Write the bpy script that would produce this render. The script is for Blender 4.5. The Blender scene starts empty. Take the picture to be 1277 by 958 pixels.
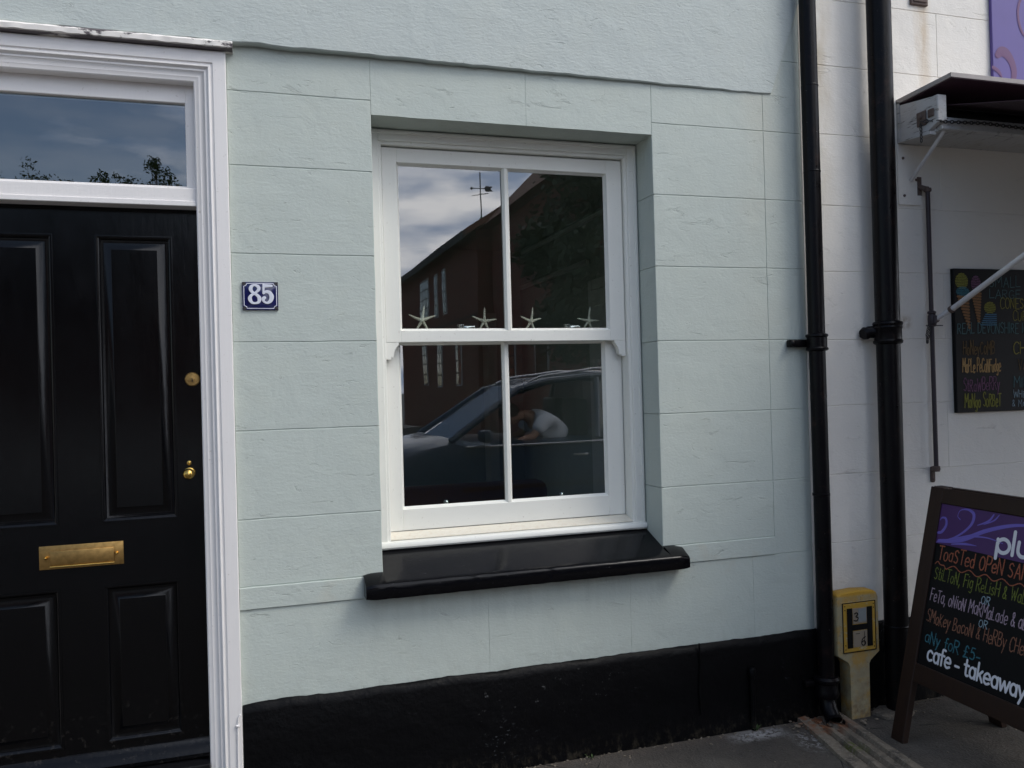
import bpy, bmesh, math, random
from mathutils import Vector, Matrix
from mathutils import noise as mnoise
random.seed(7)
R = math.radians
S = bpy.context.scene
COL = S.collection

# ------------------------------------------------------------------ camera
cam_d = bpy.data.cameras.new('camera'); cam = bpy.data.objects.new('camera', cam_d); COL.objects.link(cam)
cam_d.sensor_width = 36; cam_d.lens = 29.49; cam_d.clip_start = .05; cam_d.clip_end = 2000
rv = Vector((0.954183, -0.298013, -0.026903)); uv = Vector((0.024312, -0.012397, 0.999628)); fv = Vector((0.298236, 0.954481, 0.004583))
m = Matrix.Identity(4)
for i in range(3):
    m[i][0] = rv[i]; m[i][1] = uv[i]; m[i][2] = -fv[i]
m[0][3], m[1][3], m[2][3] = 0, -3.2, 1.504
cam.matrix_world = m
S.camera = cam

# ------------------------------------------------------------------ sky, sun, exposure
SUN_EL, SUN_AZ = 48, 128     # azimuth of the sun in degrees from +Y towards +X
w = bpy.data.worlds.new('World'); S.world = w; w.use_nodes = True
nt = w.node_tree; N = nt.nodes; N.clear()
out = N.new('ShaderNodeOutputWorld'); bg = N.new('ShaderNodeBackground'); sky = N.new('ShaderNodeTexSky')
sky.sky_type = 'NISHITA'; sky.sun_disc = False; sky.sun_elevation = R(SUN_EL); sky.sun_rotation = R(SUN_AZ)
sky.air_density = 1.0; sky.dust_density = .4; sky.ozone_density = 2.0
tc = N.new('ShaderNodeTexCoord'); mp = N.new('ShaderNodeMapping'); mp.inputs['Scale'].default_value = (1.0, 1.0, 3.2)
mp.inputs['Location'].default_value = (0.35, 0.2, 0.0)
nz = N.new('ShaderNodeTexNoise'); nz.inputs['Scale'].default_value = 2.6; nz.inputs['Detail'].default_value = 7; nz.inputs['Roughness'].default_value = .55
rp = N.new('ShaderNodeValToRGB'); rp.color_ramp.elements[0].position = .40; rp.color_ramp.elements[1].position = .62
rp.color_ramp.elements[0].color = (.08, .08, .08, 1)
nz2 = N.new('ShaderNodeTexNoise'); nz2.inputs['Scale'].default_value = 8.5; nz2.inputs['Detail'].default_value = 6
rp2 = N.new('ShaderNodeValToRGB'); rp2.color_ramp.elements[0].position = .36; rp2.color_ramp.elements[1].position = .60
rp2.color_ramp.elements[0].color = (6.5, 8.2, 11.5, 1); rp2.color_ramp.elements[1].color = (21, 21, 21.5, 1)
mx = N.new('ShaderNodeMixRGB')
sx = N.new('ShaderNodeSeparateXYZ'); ma = N.new('ShaderNodeMath'); ma.operation = 'MULTIPLY_ADD'; ma.inputs[1].default_value = .75
L = nt.links.new
L(tc.outputs['Generated'], sx.inputs[0]); L(sx.outputs[0], ma.inputs[0]); L(nz.outputs['Fac'], ma.inputs[2])
L(tc.outputs['Generated'], mp.inputs['Vector']); L(mp.outputs[0], nz.inputs['Vector']); L(mp.outputs[0], nz2.inputs['Vector'])
L(ma.outputs[0], rp.inputs[0]); L(nz2.outputs['Fac'], rp2.inputs[0])
L(rp.outputs[0], mx.inputs[0]); L(sky.outputs[0], mx.inputs[1]); L(rp2.outputs[0], mx.inputs[2])
L(mx.outputs[0], bg.inputs['Color']); bg.inputs['Strength'].default_value = .10
L(bg.outputs[0], out.inputs[0])
sd = bpy.data.lights.new('sun', 'SUN'); sd.energy = 1.2; sd.angle = R(22); sd.color = (1, .93, .82)
so = bpy.data.objects.new('sun', sd); COL.objects.link(so)
dirv = Vector((math.sin(R(SUN_AZ)) * math.cos(R(SUN_EL)), math.cos(R(SUN_AZ)) * math.cos(R(SUN_EL)), math.sin(R(SUN_EL))))
so.rotation_euler = dirv.to_track_quat('Z', 'Y').to_euler(); so.location = (20, -30, 30)
S.view_settings.view_transform = 'Standard'; S.view_settings.look = 'None'; S.view_settings.gamma = 1
S.view_settings.exposure = 0.38
S.view_settings.use_curve_mapping = False

# ------------------------------------------------------------------ helpers: materials
def new_mat(name):
    m = bpy.data.materials.new(name); m.use_nodes = True
    n = m.node_tree.nodes; b = n['Principled BSDF']
    return m, n, m.node_tree.links.new, b
def c4(c): return (c[0], c[1], c[2], 1)
class MB:
    """material builder on world position"""
    def __init__(s, name, col, rough=.6, spec=.5, metal=0, coat=0):
        s.m, s.n, s.l, s.b = new_mat(name)
        s.b.inputs['Base Color'].default_value = c4(col); s.b.inputs['Roughness'].default_value = rough
        s.b.inputs['Specular IOR Level'].default_value = spec; s.b.inputs['Metallic'].default_value = metal
        s.b.inputs['Coat Weight'].default_value = coat; s.b.inputs['Coat Roughness'].default_value = .06
        s.geo = s.n.new('ShaderNodeNewGeometry'); s.col = None; s.colv = c4(col); s.nrm = None; s.roughv = rough
    def vec(s, scale=(1, 1, 1), loc=(0, 0, 0)):
        m = s.n.new('ShaderNodeMapping'); m.inputs['Scale'].default_value = scale; m.inputs['Location'].default_value = loc
        s.l(s.geo.outputs['Position'], m.inputs['Vector']); return m.outputs[0]
    def noise(s, scale, detail=4, rough=.5, stretch=(1, 1, 1), loc=(0, 0, 0), dist=0):
        t = s.n.new('ShaderNodeTexNoise'); t.inputs['Scale'].default_value = scale; t.inputs['Detail'].default_value = detail
        t.inputs['Roughness'].default_value = rough; t.inputs['Distortion'].default_value = dist
        s.l(s.vec(stretch, loc), t.inputs['Vector']); return t.outputs['Fac']
    def voro(s, scale, feature='F1', stretch=(1, 1, 1), out='Distance'):
        t = s.n.new('ShaderNodeTexVoronoi'); t.inputs['Scale'].default_value = scale; t.feature = feature
        s.l(s.vec(stretch), t.inputs['Vector']); return t.outputs[out]
    def ramp(s, fac, lo, hi):
        r = s.n.new('ShaderNodeMapRange'); r.inputs[1].default_value = lo; r.inputs[2].default_value = hi
        s.l(fac, r.inputs[0]); return r.outputs[0]
    def math(s, op, a, b):
        t = s.n.new('ShaderNodeMath'); t.operation = op
        for i, v in enumerate((a, b)):
            if isinstance(v, (int, float)): t.inputs[i].default_value = v
            else: s.l(v, t.inputs[i])
        return t.outputs[0]
    def axis(s, a):
        t = s.n.new('ShaderNodeSeparateXYZ'); s.l(s.geo.outputs['Position'], t.inputs[0]); return t.outputs[a]
    def band(s, a, c, w, soft):      # 1 inside |p-c|<w, falls off over soft
        d = s.math('ABSOLUTE', s.math('SUBTRACT', s.axis(a), c), 0)
        return s.ramp(d, w + soft, w)
    def mix(s, fac, col):
        t = s.n.new('ShaderNodeMixRGB')
        if isinstance(fac, (int, float)): t.inputs[0].default_value = fac
        else: s.l(fac, t.inputs[0])
        if s.col is None: t.inputs[1].default_value = s.colv
        else: s.l(s.col, t.inputs[1])
        t.inputs[2].default_value = c4(col); s.col = t.outputs[0]
        s.l(s.col, s.b.inputs['Base Color']); return s
    def bump(s, fac, strength, dist=.01):
        t = s.n.new('ShaderNodeBump'); t.inputs['Strength'].default_value = strength; t.inputs['Distance'].default_value = dist
        s.l(fac, t.inputs['Height'])
        if s.nrm is not None: s.l(s.nrm, t.inputs['Normal'])
        s.nrm = t.outputs[0]; s.l(s.nrm, s.b.inputs['Normal'])
        if s.b.inputs['Coat Weight'].default_value > 0: s.l(s.nrm, s.b.inputs['Coat Normal'])
        return s
    def rough(s, fac, lo, hi):
        r = s.n.new('ShaderNodeMapRange'); r.inputs[3].default_value = lo; r.inputs[4].default_value = hi
        s.l(fac, r.inputs[0]); s.l(r.outputs[0], s.b.inputs['Roughness']); return s

def simple(name, col, rough=.6, spec=.5, metal=0, coat=0, var=.15, bs=60, bd=.0006):
    k = MB(name, col, rough, spec, metal, coat)
    k.mix(k.math('MULTIPLY', k.ramp(k.noise(9, 5), .35, .75), var), [c * .55 for c in col])
    if bd: k.bump(k.noise(bs, 4), .6, bd)
    return k.m

# painted render, sage green
def stucco(name, col, upper=False):
    k = MB(name, col, .62, .35)
    k.mix(k.math('MULTIPLY', k.ramp(k.noise(1.7, 4), .3, .75), .22), [col[0] * .86, col[1] * .9, col[2] * .92])
    k.mix(k.math('MULTIPLY', k.ramp(k.noise(5.5, 6, .6, loc=(4, 1, 2)), .5, .8), .25), [col[0] * 1.08, col[1] * 1.04, col[2] * .96])
    k.mix(k.math('MULTIPLY', k.ramp(k.noise(95, 3, .7), .62, .78), .16), [c * .6 for c in col])
    k.mix(k.math('MULTIPLY', k.ramp(k.noise(28, 3, .7, loc=(9, 1, 2)), .68, .76), .35), [c * .66 for c in col])
    st = (.42, 1, 1) if upper else (.62, 1, 1)
    k.bump(k.noise(7, 3, .5, dist=.6), .5, .009)
    k.bump(k.noise(30, 5, .6, stretch=(.4, 1, 1.3), dist=1.2), .5, .0018)
    k.bump(k.noise(120, 3, .65, stretch=st), 1.0, .0019 if upper else .0014)
    gm = k.ramp(k.noise(13, 6, .7, stretch=(.5, 1, 1.5), dist=1.5, loc=(2, 0, 5)), .62, .68); k.bump(gm, .5, -.0035)
    k.mix(k.math('MULTIPLY', gm, .12), [c * .7 for c in col])
    return k
green = (.503, .552, .508)
M = {}
kg = stucco('green_render', green); M['green'] = kg.m
# warm weathering down the right edge of the wall
wf = kg.math('MULTIPLY', kg.band(0, 2.17, .03, .12), kg.ramp(kg.axis(2), 1.2, 2.4))
kg.mix(kg.math('MULTIPLY', kg.math('MULTIPLY', wf, kg.ramp(kg.noise(3, 4), .3, .7)), .4), (.56, .52, .42))
kg.mix(kg.math('MULTIPLY', kg.math('MULTIPLY', kg.band(2, .75, .05, .04), kg.ramp(kg.noise(9, 4), .55, .75)), .4), (.5, .46, .36))
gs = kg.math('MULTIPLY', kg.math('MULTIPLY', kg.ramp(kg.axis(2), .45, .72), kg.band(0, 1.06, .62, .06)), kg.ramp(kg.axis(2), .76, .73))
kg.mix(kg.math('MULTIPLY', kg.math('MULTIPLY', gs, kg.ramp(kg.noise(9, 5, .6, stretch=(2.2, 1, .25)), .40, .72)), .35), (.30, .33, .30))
kg.mix(kg.math('MULTIPLY', kg.math('MULTIPLY', kg.ramp(kg.axis(2), .50, .38), kg.ramp(kg.noise(16, 6, .7), .45, .7)), .4), (.34, .36, .32))
cr = kg.ramp(kg.voro(1.5, 'DISTANCE_TO_EDGE'), .003, .0012); kg.mix(kg.math('MULTIPLY', kg.math('MULTIPLY', cr, kg.ramp(kg.noise(2.3, 3, loc=(5, 5, 5)), .54, .62)), .08), (.22, .24, .23))
M['green_up'] = stucco('green_upper_render', (.505, .55, .525), True).m
kw = stucco('white_render', (.84, .80, .73)); M['white_wall'] = kw.m
f = kw.math('MULTIPLY', kw.band(0, 2.475, .035, .07), kw.ramp(kw.axis(2), 2.15, 2.8))
kw.mix(kw.math('MULTIPLY', kw.math('MULTIPLY', f, kw.ramp(kw.noise(7, 6, .6, stretch=(1, 1, .4)), .35, .65)), .75), (.50, .40, .24))
f = kw.math('MULTIPLY', kw.band(0, 3.085, .012, .045), kw.ramp(kw.axis(2), 2.6, 3.2))
kw.mix(kw.math('MULTIPLY', kw.math('MULTIPLY', f, kw.ramp(kw.noise(12, 5, .6, stretch=(1, 1, .25)), .3, .62)), .8), (.50, .34, .16))
f = kw.math('MULTIPLY', kw.band(0, 2.93, .02, .035), kw.band(2, 1.76, .01, .03))
kw.mix(kw.math('MULTIPLY', kw.math('MULTIPLY', f, kw.ramp(kw.noise(40, 4), .35, .6)), .7), (.40, .31, .2))
f = kw.math('MULTIPLY', kw.ramp(kw.axis(2), .75, .4), kw.ramp(kw.noise(11, 6), .4, .75))
kw.mix(kw.math('MULTIPLY', f, .5), (.33, .31, .27))

# window and door white paint
def white_paint(name, col, rough=.38):
    k = MB(name, col, rough, .5)
    k.mix(k.math('MULTIPLY', k.ramp(k.noise(6, 5), .45, .8), .18), [c * .82 for c in col])
    k.mix(k.math('MULTIPLY', k.ramp(k.noise(70, 4, .6), .66, .74), .5), (.42, .38, .32))
    k.bump(k.noise(120, 3, .5, stretch=(1, 1, .12)), .35, .0008)
    return k
M['white_win'] = white_paint('window_white_paint', (.82, .82, .765)).m
M['white_door'] = white_paint('door_frame_white_paint', (.80, .775, .755)).m
k = white_paint('cream_sill_paint', (.74, .70, .60)); k.mix(k.math('MULTIPLY', k.ramp(k.noise(60, 5, .7), .5, .7), .6), (.62, .52, .40)); M['cream'] = k.m
# peeling hood paint
k = MB('flaking_white_paint', (.84, .80, .75), .6)
fl = k.math('MULTIPLY', k.ramp(k.noise(16, 6, .65, stretch=(.45, 1, 1), loc=(3, 0, 1)), .56, .60), 1)
k.mix(fl, (.10, .085, .09)); k.bump(k.math('SUBTRACT', 1, fl), .8, .002); k.bump(k.noise(50, 4), .5, .001)
fl2 = k.ramp(k.axis(2), 2.748, 2.744); k.mix(k.math('MULTIPLY', fl2, k.ramp(k.noise(22, 5, stretch=(.3, 1, 1)), .35, .45)), (.10, .085, .09)); M['flaky'] = k.m
# old greyish wood of the shop box
k = MB('weathered_white_wood', (.50, .50, .50), .6)
k.mix(k.ramp(k.noise(45, 6, .7, stretch=(1, .18, 1.6), dist=.4), .58, .66), (.10, .09, .085))
k.mix(k.math('MULTIPLY', k.ramp(k.noise(14, 5), .55, .75), .5), (.36, .33, .28)); k.bump(k.noise(45, 6, .7, stretch=(1, .18, 1.6), dist=.4), .8, -.003); M['oldwood'] = k.m

# gloss blacks
k = MB('black_gloss_door', (.0015, .0015, .002), .14, .30, coat=.35)
k.bump(k.noise(60, 3, .5, stretch=(1.2, 1, .25)), .35, .0010); k.bump(k.noise(5, 3), .2, .0025); k.rough(k.noise(18, 5, .6, stretch=(1, 1, .4)), .10, .26)
sc = k.math('MULTIPLY', k.math('MULTIPLY', k.band(0, -.222, .022, .02), k.band(2, 2.03, .08, .06)), k.ramp(k.noise(60, 5, .7, stretch=(2.2, 1, .10)), .58, .68))
k.mix(k.math('MULTIPLY', sc, .35), (.16, .16, .17))
k.mix(k.math('MULTIPLY', k.math('MULTIPLY', k.ramp(k.axis(2), .5, .2), k.ramp(k.noise(40, 6, .7), .56, .70)), .25), (.10, .09, .08))
k.b.inputs['Coat Weight'].default_value = .0; M['door'] = k.m
k = MB('black_sill_paint', (.003, .003, .004), .2, .2)
k.mix(k.math('MULTIPLY', k.ramp(k.noise(130, 3, .7), .68, .74), .5), (.30, .30, .31)); k.bump(k.noise(26, 5, .6), .3, .0015); k.rough(k.noise(13, 5, stretch=(.4, 1, 1)), .05, .30); M['sill'] = k.m
k = MB('black_pipe_paint', (.003, .0025, .0035), .26, .16)
k.bump(k.noise(26, 5, .6, stretch=(1, 1, .5)), .5, .0025); k.rough(k.noise(17, 5), .16, .5)
k.mix(k.math('MULTIPLY', k.ramp(k.noise(60, 4, .7), .70, .74), .5), (.25, .24, .22)); k.mix(k.math('MULTIPLY', k.ramp(k.noise(11, 6, .7), .56, .72), .5), (.045, .024, .018)); M['pipe'] = k.m
k = MB('black_plinth_paint', (.0025, .0025, .003), .45, .12)
chip = k.ramp(k.noise(75, 5, .7, stretch=(.7, 1, 1.2)), .60, .64)
zone = k.ramp(k.noise(3.2, 3, .5, loc=(1.7, 0, .4)), .60, .72)
k.mix(k.math('MULTIPLY', chip, k.math('MULTIPLY', zone, .15)), (.42, .45, .48))
zone2 = k.math('MULTIPLY', k.band(0, 1.15, .20, .25), k.band(2, .27, .04, .07))
k.mix(k.math('MULTIPLY', k.math('MULTIPLY', zone2, k.ramp(k.noise(38, 7, .8, loc=(3, 3, 3)), .62, .68)), .28), (.5, .5, .5))
k.mix(k.math('MULTIPLY', k.math('MULTIPLY', k.ramp(k.axis(2), .09, .0), k.ramp(k.noise(40, 5, .7, stretch=(1, 1, .6)), .5, .7)), .7), (.06, .05, .035))
k.bump(k.noise(9, 4, .5), .7, .012); k.bump(k.noise(60, 4, .6), .6, .0035); M['plinth'] = k.m
M['step'] = simple('black_step_paint', (.004, .004, .005), .35, spec=.25, bd=.002, bs=30)
def brass(name, c, r):
    k = MB(name, c, r, .5, 1.0); k.mix(k.math('MULTIPLY', k.ramp(k.noise(60, 5), .4, .7), .55), [x * .45 for x in c]); k.bump(k.noise(90, 3), .3, .0008); return k.m
M['brass'] = brass('aged_brass', (.50, .31, .11), .42); M['brass_b'] = brass('polished_brass', (.80, .52, .14), .25)
k = MB('chrome', (.8, .8, .8), .12, .5, 1.0); M['chrome'] = k.m
M['rust'] = simple('rusty_iron', (.14, .10, .085), .8, var=.6, bd=.003, bs=120)
M['rodmat'] = simple('old_purple_brown_paint', (.035, .024, .030), .45, bd=.0015)
M['arm'] = simple('awning_arm_white', (.68, .66, .66), .4, var=.3, bd=.0006)
M['enamel'] = simple('blue_enamel', (.010, .013, .085), .12, coat=.4, bd=0, var=.1)
M['enamel_w'] = simple('white_enamel', (.68, .70, .78), .2, bd=0, var=.05)
M['enamel_rust'] = simple('chipped_corner', (.03, .027, .03), .6)
def glass(name, ior=2.0, tint=(.9, .93, .92), wave=.0):
    m, n, l, b = new_mat(name); n.remove(b); o = n['Material Output']
    t = n.new('ShaderNodeBsdfTransparent'); t.inputs[0].default_value = c4(tint)
    g = n.new('ShaderNodeBsdfGlossy'); g.inputs['Roughness'].default_value = 0.0; g.inputs[0].default_value = (1, 1, 1, 1)
    fr = n.new('ShaderNodeFresnel'); fr.inputs[0].default_value = ior
    ge = n.new('ShaderNodeNewGeometry'); su = n.new('ShaderNodeMath'); su.operation = 'SUBTRACT'; su.inputs[0].default_value = 1
    l(ge.outputs['Backfacing'], su.inputs[1]); mu = n.new('ShaderNodeMath'); mu.operation = 'MULTIPLY'
    l(fr.outputs[0], mu.inputs[0]); l(su.outputs[0], mu.inputs[1])
    x = n.new('ShaderNodeMixShader'); l(mu.outputs[0], x.inputs[0]); l(t.outputs[0], x.inputs[1]); l(g.outputs[0], x.inputs[2]); l(x.outputs[0], o.inputs[0])
    if wave:
        nz = n.new('ShaderNodeTexNoise'); nz.inputs['Scale'].default_value = 2.5; bu = n.new('ShaderNodeBump'); bu.inputs['Distance'].default_value = wave
        l(ge.outputs['Position'], nz.inputs['Vector']); l(nz.outputs['Fac'], bu.inputs['Height']); l(bu.outputs[0], g.inputs['Normal'])
    return m
M['glass'] = glass('window_glass', 2.45, wave=.00035)
M['glass_tr'] = glass('transom_glass', 2.6, (.75, .8, .82), wave=.0004)
M['carglass'] = glass('car_glass', 2.6, (.5, .55, .6))
M['purple'] = simple('purple_panel', (.065, .018, .12), .4, bd=0, var=.1)
M['lilac'] = simple('lilac_swirl', (.16, .12, .50), .4, bd=0, var=.05)
M['banner'] = simple('violet_banner', (.105, .07, .29), .4, bd=0, var=.2)
M['banner_sw'] = simple('plum_swirl', (.12, .032, .13), .4, bd=0, var=.05)
M['fabric'] = simple('dark_plum_awning_fabric', (.030, .012, .022), .8, bd=.0008, bs=300)
M['under'] = simple('plum_painted_underside', (.055, .022, .035), .7)
M['sheet'] = simple('weathered_board_edge', (.42, .38, .36), .7, var=.5, bd=.002, bs=50)
M['blackboard'] = simple('chalkboard_black', (.004, .004, .005), .55, spec=.2, bd=.0004, var=.3)
k = MB('dark_stained_wood', (.028, .014, .009), .5, .25); k.mix(k.ramp(k.noise(30, 5, .6, stretch=(1, 1, .12)), .4, .7), (.022, .012, .009)); k.bump(k.noise(80, 4, stretch=(1, 1, .1)), .5, .001); M['wood'] = k.m
k = MB('marker_yellow_paint', (.36, .31, .19), .6)
k.mix(k.math('MULTIPLY', k.ramp(k.noise(14, 5, .6, loc=(.6, .2, .1)), .45, .62), .8), (.44, .25, .04))
k.mix(k.ramp(k.axis(2), .538, .548), (.56, .31, .03))
k.mix(k.math('MULTIPLY', k.ramp(k.axis(2), .3, .0), k.ramp(k.noise(25, 5, .7), .4, .7)), (.16, .10, .05))
k.mix(k.ramp(k.noise(70, 5, .7), .62, .68), (.20, .13, .08)); k.bump(k.noise(50, 4), .6, .003); M['marker'] = k.m
k = MB('marker_plate_yellow', (.46, .27, .035), .5); k.mix(k.ramp(k.noise(30, 5, .7, loc=(2, 1, 0)), .56, .64), (.42, .38, .27)); k.bump(k.noise(60, 4), .4, .001); M['mplate'] = k.m
M['mblack'] = simple('marker_black', (.005, .005, .005), .6, spec=.15)
M['mtile'] = simple('marker_number_tile', (.32, .26, .19), .5, var=.6)
M['mtile_g'] = simple('marker_number_tile_grey', (.25, .27, .27), .5, var=.4)
M['starfish'] = simple('dried_starfish', (.62, .59, .48), .7, bd=.002, bs=250)
def chalk(name, c, cov=.5):
    k = MB(name, c, .9); k.mix(k.ramp(k.noise(420, 3, .7), cov, cov + .12), (.02, .02, .022)); return k.m
CH = {'orange': chalk('orange_chalk', (.40, .12, .06), .50), 'green': chalk('lime_chalk', (.19, .23, .03), .48), 'pink': chalk('pink_chalk', (.45, .34, .42), .50),
      'salmon': chalk('salmon_chalk', (.32, .14, .08), .48), 'blue': chalk('turquoise_chalk', (.035, .17, .22), .50), 'grey': chalk('pale_blue_chalk', (.33, .45, .52), .5),
      'amber': chalk('amber_chalk', (.48, .30, .12), .53), 'dim': chalk('faded_brown_chalk', (.20, .12, .04), .48), 'mauve': chalk('mauve_chalk', (.24, .10, .19), .48),
      'yellow': chalk('yellow_chalk', (.27, .26, .04), .50), 'teal': chalk('faded_teal_chalk', (.09, .20, .21), .55), 'gold': chalk('faded_gold_chalk', (.32, .28, .06), .55),
      'cone': chalk('wafer_orange_chalk', (.30, .15, .06), .52), 'sea': chalk('sea_blue_chalk', (.06, .17, .28), .6), 'white': simple('white_vinyl', (.75, .75, .80), .5, bd=0)}
# ground
k = MB('asphalt_pavement', (.082, .070, .058), .85, .35)
k.mix(k.math('MULTIPLY', k.ramp(k.noise(3.5, 5, .6), .35, .7), .6), (.040, .037, .034))
k.mix(k.math('MULTIPLY', k.ramp(k.voro(170), .28, .10), k.ramp(k.noise(200, 2), .5, .6)), (.16, .15, .14))
k.mix(k.math('MULTIPLY', k.ramp(k.noise(55, 5, .7, loc=(2, 2, 2)), .64, .70), .7), (.17, .145, .12))
dirt = k.math('MULTIPLY', k.ramp(k.axis(1), -.10, .0), k.ramp(k.noise(30, 5, .7), .38, .62)); k.mix(k.math('MULTIPLY', dirt, .8), (.13, .10, .075))
mortar = k.math('MULTIPLY', k.math('MULTIPLY', k.band(0, 2.03, .06, .10), k.band(1, -.085, .015, .05)), k.ramp(k.noise(38, 6, .7, dist=.8), .40, .55)); k.mix(mortar, (.36, .35, .34))
mortar = k.math('MULTIPLY', k.math('MULTIPLY', k.band(0, 2.19, .03, .05), k.band(1, -.22, .05, .07)), k.ramp(k.noise(45, 6, .7, dist=.8), .50, .60)); k.mix(mortar, (.30, .29, .28))
k.mix(k.math('MULTIPLY', k.ramp(k.noise(1.8, 6, .7, loc=(7, 3, 0), dist=.8), .5, .64), .5), (.115, .105, .092))
ck = k.math('MULTIPLY', k.ramp(k.voro(1.3, 'DISTANCE_TO_EDGE'), .004, .0015), k.ramp(k.noise(5, 3), .50, .56)); k.mix(ck, (.015, .014, .013))
k.mix(k.math('MULTIPLY', k.ramp(k.noise(22, 7, .75, loc=(1, 9, 0), dist=.6), .56, .66), .55), (.028, .024, .021)); k.mix(k.math('MULTIPLY', k.ramp(k.noise(34, 7, .75, loc=(4, 2, 0), dist=.6), .60, .68), .5), (.17, .145, .115))
k.bump(k.noise(6, 4), .8, .016); k.bump(k.noise(40, 6, .7), .8, .006); k.bump(k.voro(120), .8, .004); k.bump(k.noise(260, 3), .6, .002); M['asphalt'] = k.m
k = MB('road_tarmac', (.05, .05, .052), .85); k.bump(k.voro(90), .7, .004); M['road'] = k.m
k = MB('drain_concrete', (.19, .155, .115), .85)
k.mix(k.ramp(k.noise(14, 5, .6), .45, .68), (.075, .062, .05)); k.mix(k.math('MULTIPLY', k.ramp(k.noise(80, 5, .7), .5, .65), .7), (.30, .26, .20))
rz = k.math('MULTIPLY', k.band(0, 2.34, .06, .08), k.band(1, -.1, .06, .08)); k.mix(k.math('MULTIPLY', rz, k.ramp(k.noise(24, 5, .6), .42, .55)), (.20, .075, .03))
k.mix(k.math('MULTIPLY', k.math('MULTIPLY', k.band(0, 2.30, .02, .03), k.band(1, -.36, .02, .04)), k.ramp(k.noise(60, 4), .4, .55)), (.09, .10, .02))
k.bump(k.noise(70, 5, .6), .8, .005); M['drain'] = k.m
M['kerb'] = simple('granite_kerb', (.28, .27, .26), .8, bd=.004)
def brick(name, axes, base=(.27, .066, .036)):
    k = MB(name, base, .85)
    sp = k.n.new('ShaderNodeSeparateXYZ'); k.l(k.geo.outputs['Position'], sp.inputs[0]); cb = k.n.new('ShaderNodeCombineXYZ')
    k.l(sp.outputs[axes[0]], cb.inputs[0]); k.l(sp.outputs[axes[1]], cb.inputs[1])
    t = k.n.new('ShaderNodeTexBrick'); t.inputs['Scale'].default_value = 1; t.inputs['Brick Width'].default_value = .225; t.inputs['Row Height'].default_value = .075
    t.inputs['Mortar Size'].default_value = .006; t.inputs['Color1'].default_value = c4(base); t.inputs['Color2'].default_value = c4([c * .6 for c in base]); t.inputs['Mortar'].default_value = (.26, .23, .2, 1)
    k.l(cb.outputs[0], t.inputs['Vector']); k.l(t.outputs['Color'], k.b.inputs['Base Color']); return k.m
M['brick_x'] = brick('red_brick_side', (1, 2)); M['brick_y'] = brick('red_brick_front', (0, 2))
M['tile'] = simple('clay_roof_tiles', (.19, .085, .05), .85, var=.6, bd=.01, bs=12)
M['copper'] = simple('green_copper', (.16, .30, .22), .7)
M['white_far'] = simple('white_joinery', (.7, .7, .68), .5, bd=0)
M['dark_iron'] = simple('dark_iron', (.03, .03, .03), .5)
M['fascia'] = simple('black_fascia', (.02, .02, .02), .6)
M['leaf'] = simple('leaf_green', (.050, .085, .022), .6, var=.7, bd=0)
M['leaf_dark'] = simple('dark_leaf_green', (.030, .055, .018), .6, var=.6, bd=0)
M['bark'] = simple('bark', (.09, .065, .045), .9, bd=.01, bs=30)
M['carpaint'] = simple('dark_blue_car_paint', (.012, .030, .065), .3, coat=.35, bd=0)
M['rubber'] = simple('tyre_rubber', (.02, .02, .02), .8)
M['silver'] = simple('alloy_silver', (.5, .5, .52), .35, metal=.9, bd=0)
M['trim'] = simple('black_trim', (.015, .015, .016), .5, bd=0)
M['lamp'] = simple('headlamp_lens', (.6, .6, .62), .1, bd=0)
M['skin'] = simple('skin', (.55, .32, .23), .55, bd=0); M['hair'] = simple('dark_hair', (.03, .02, .015), .6); M['shirt'] = simple('pale_blue_shirt_cloth', (.82, .86, .92), .8, bd=.004, bs=12)
M['trousers'] = simple('dark_trousers', (.03, .035, .05), .8)
M['room'] = simple('room_wall_paint', (.40, .43, .38), .7, bd=0); M['room_white'] = simple('room_white_trim', (.62, .62, .58), .5, bd=0)
M['room_floor'] = simple('room_floor', (.08, .055, .04), .6); M['sofa'] = simple('rust_orange_cloth', (.13, .05, .02), .9)
M['garden'] = simple('pale_rendered_wall', (.75, .74, .70), .8)

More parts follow.
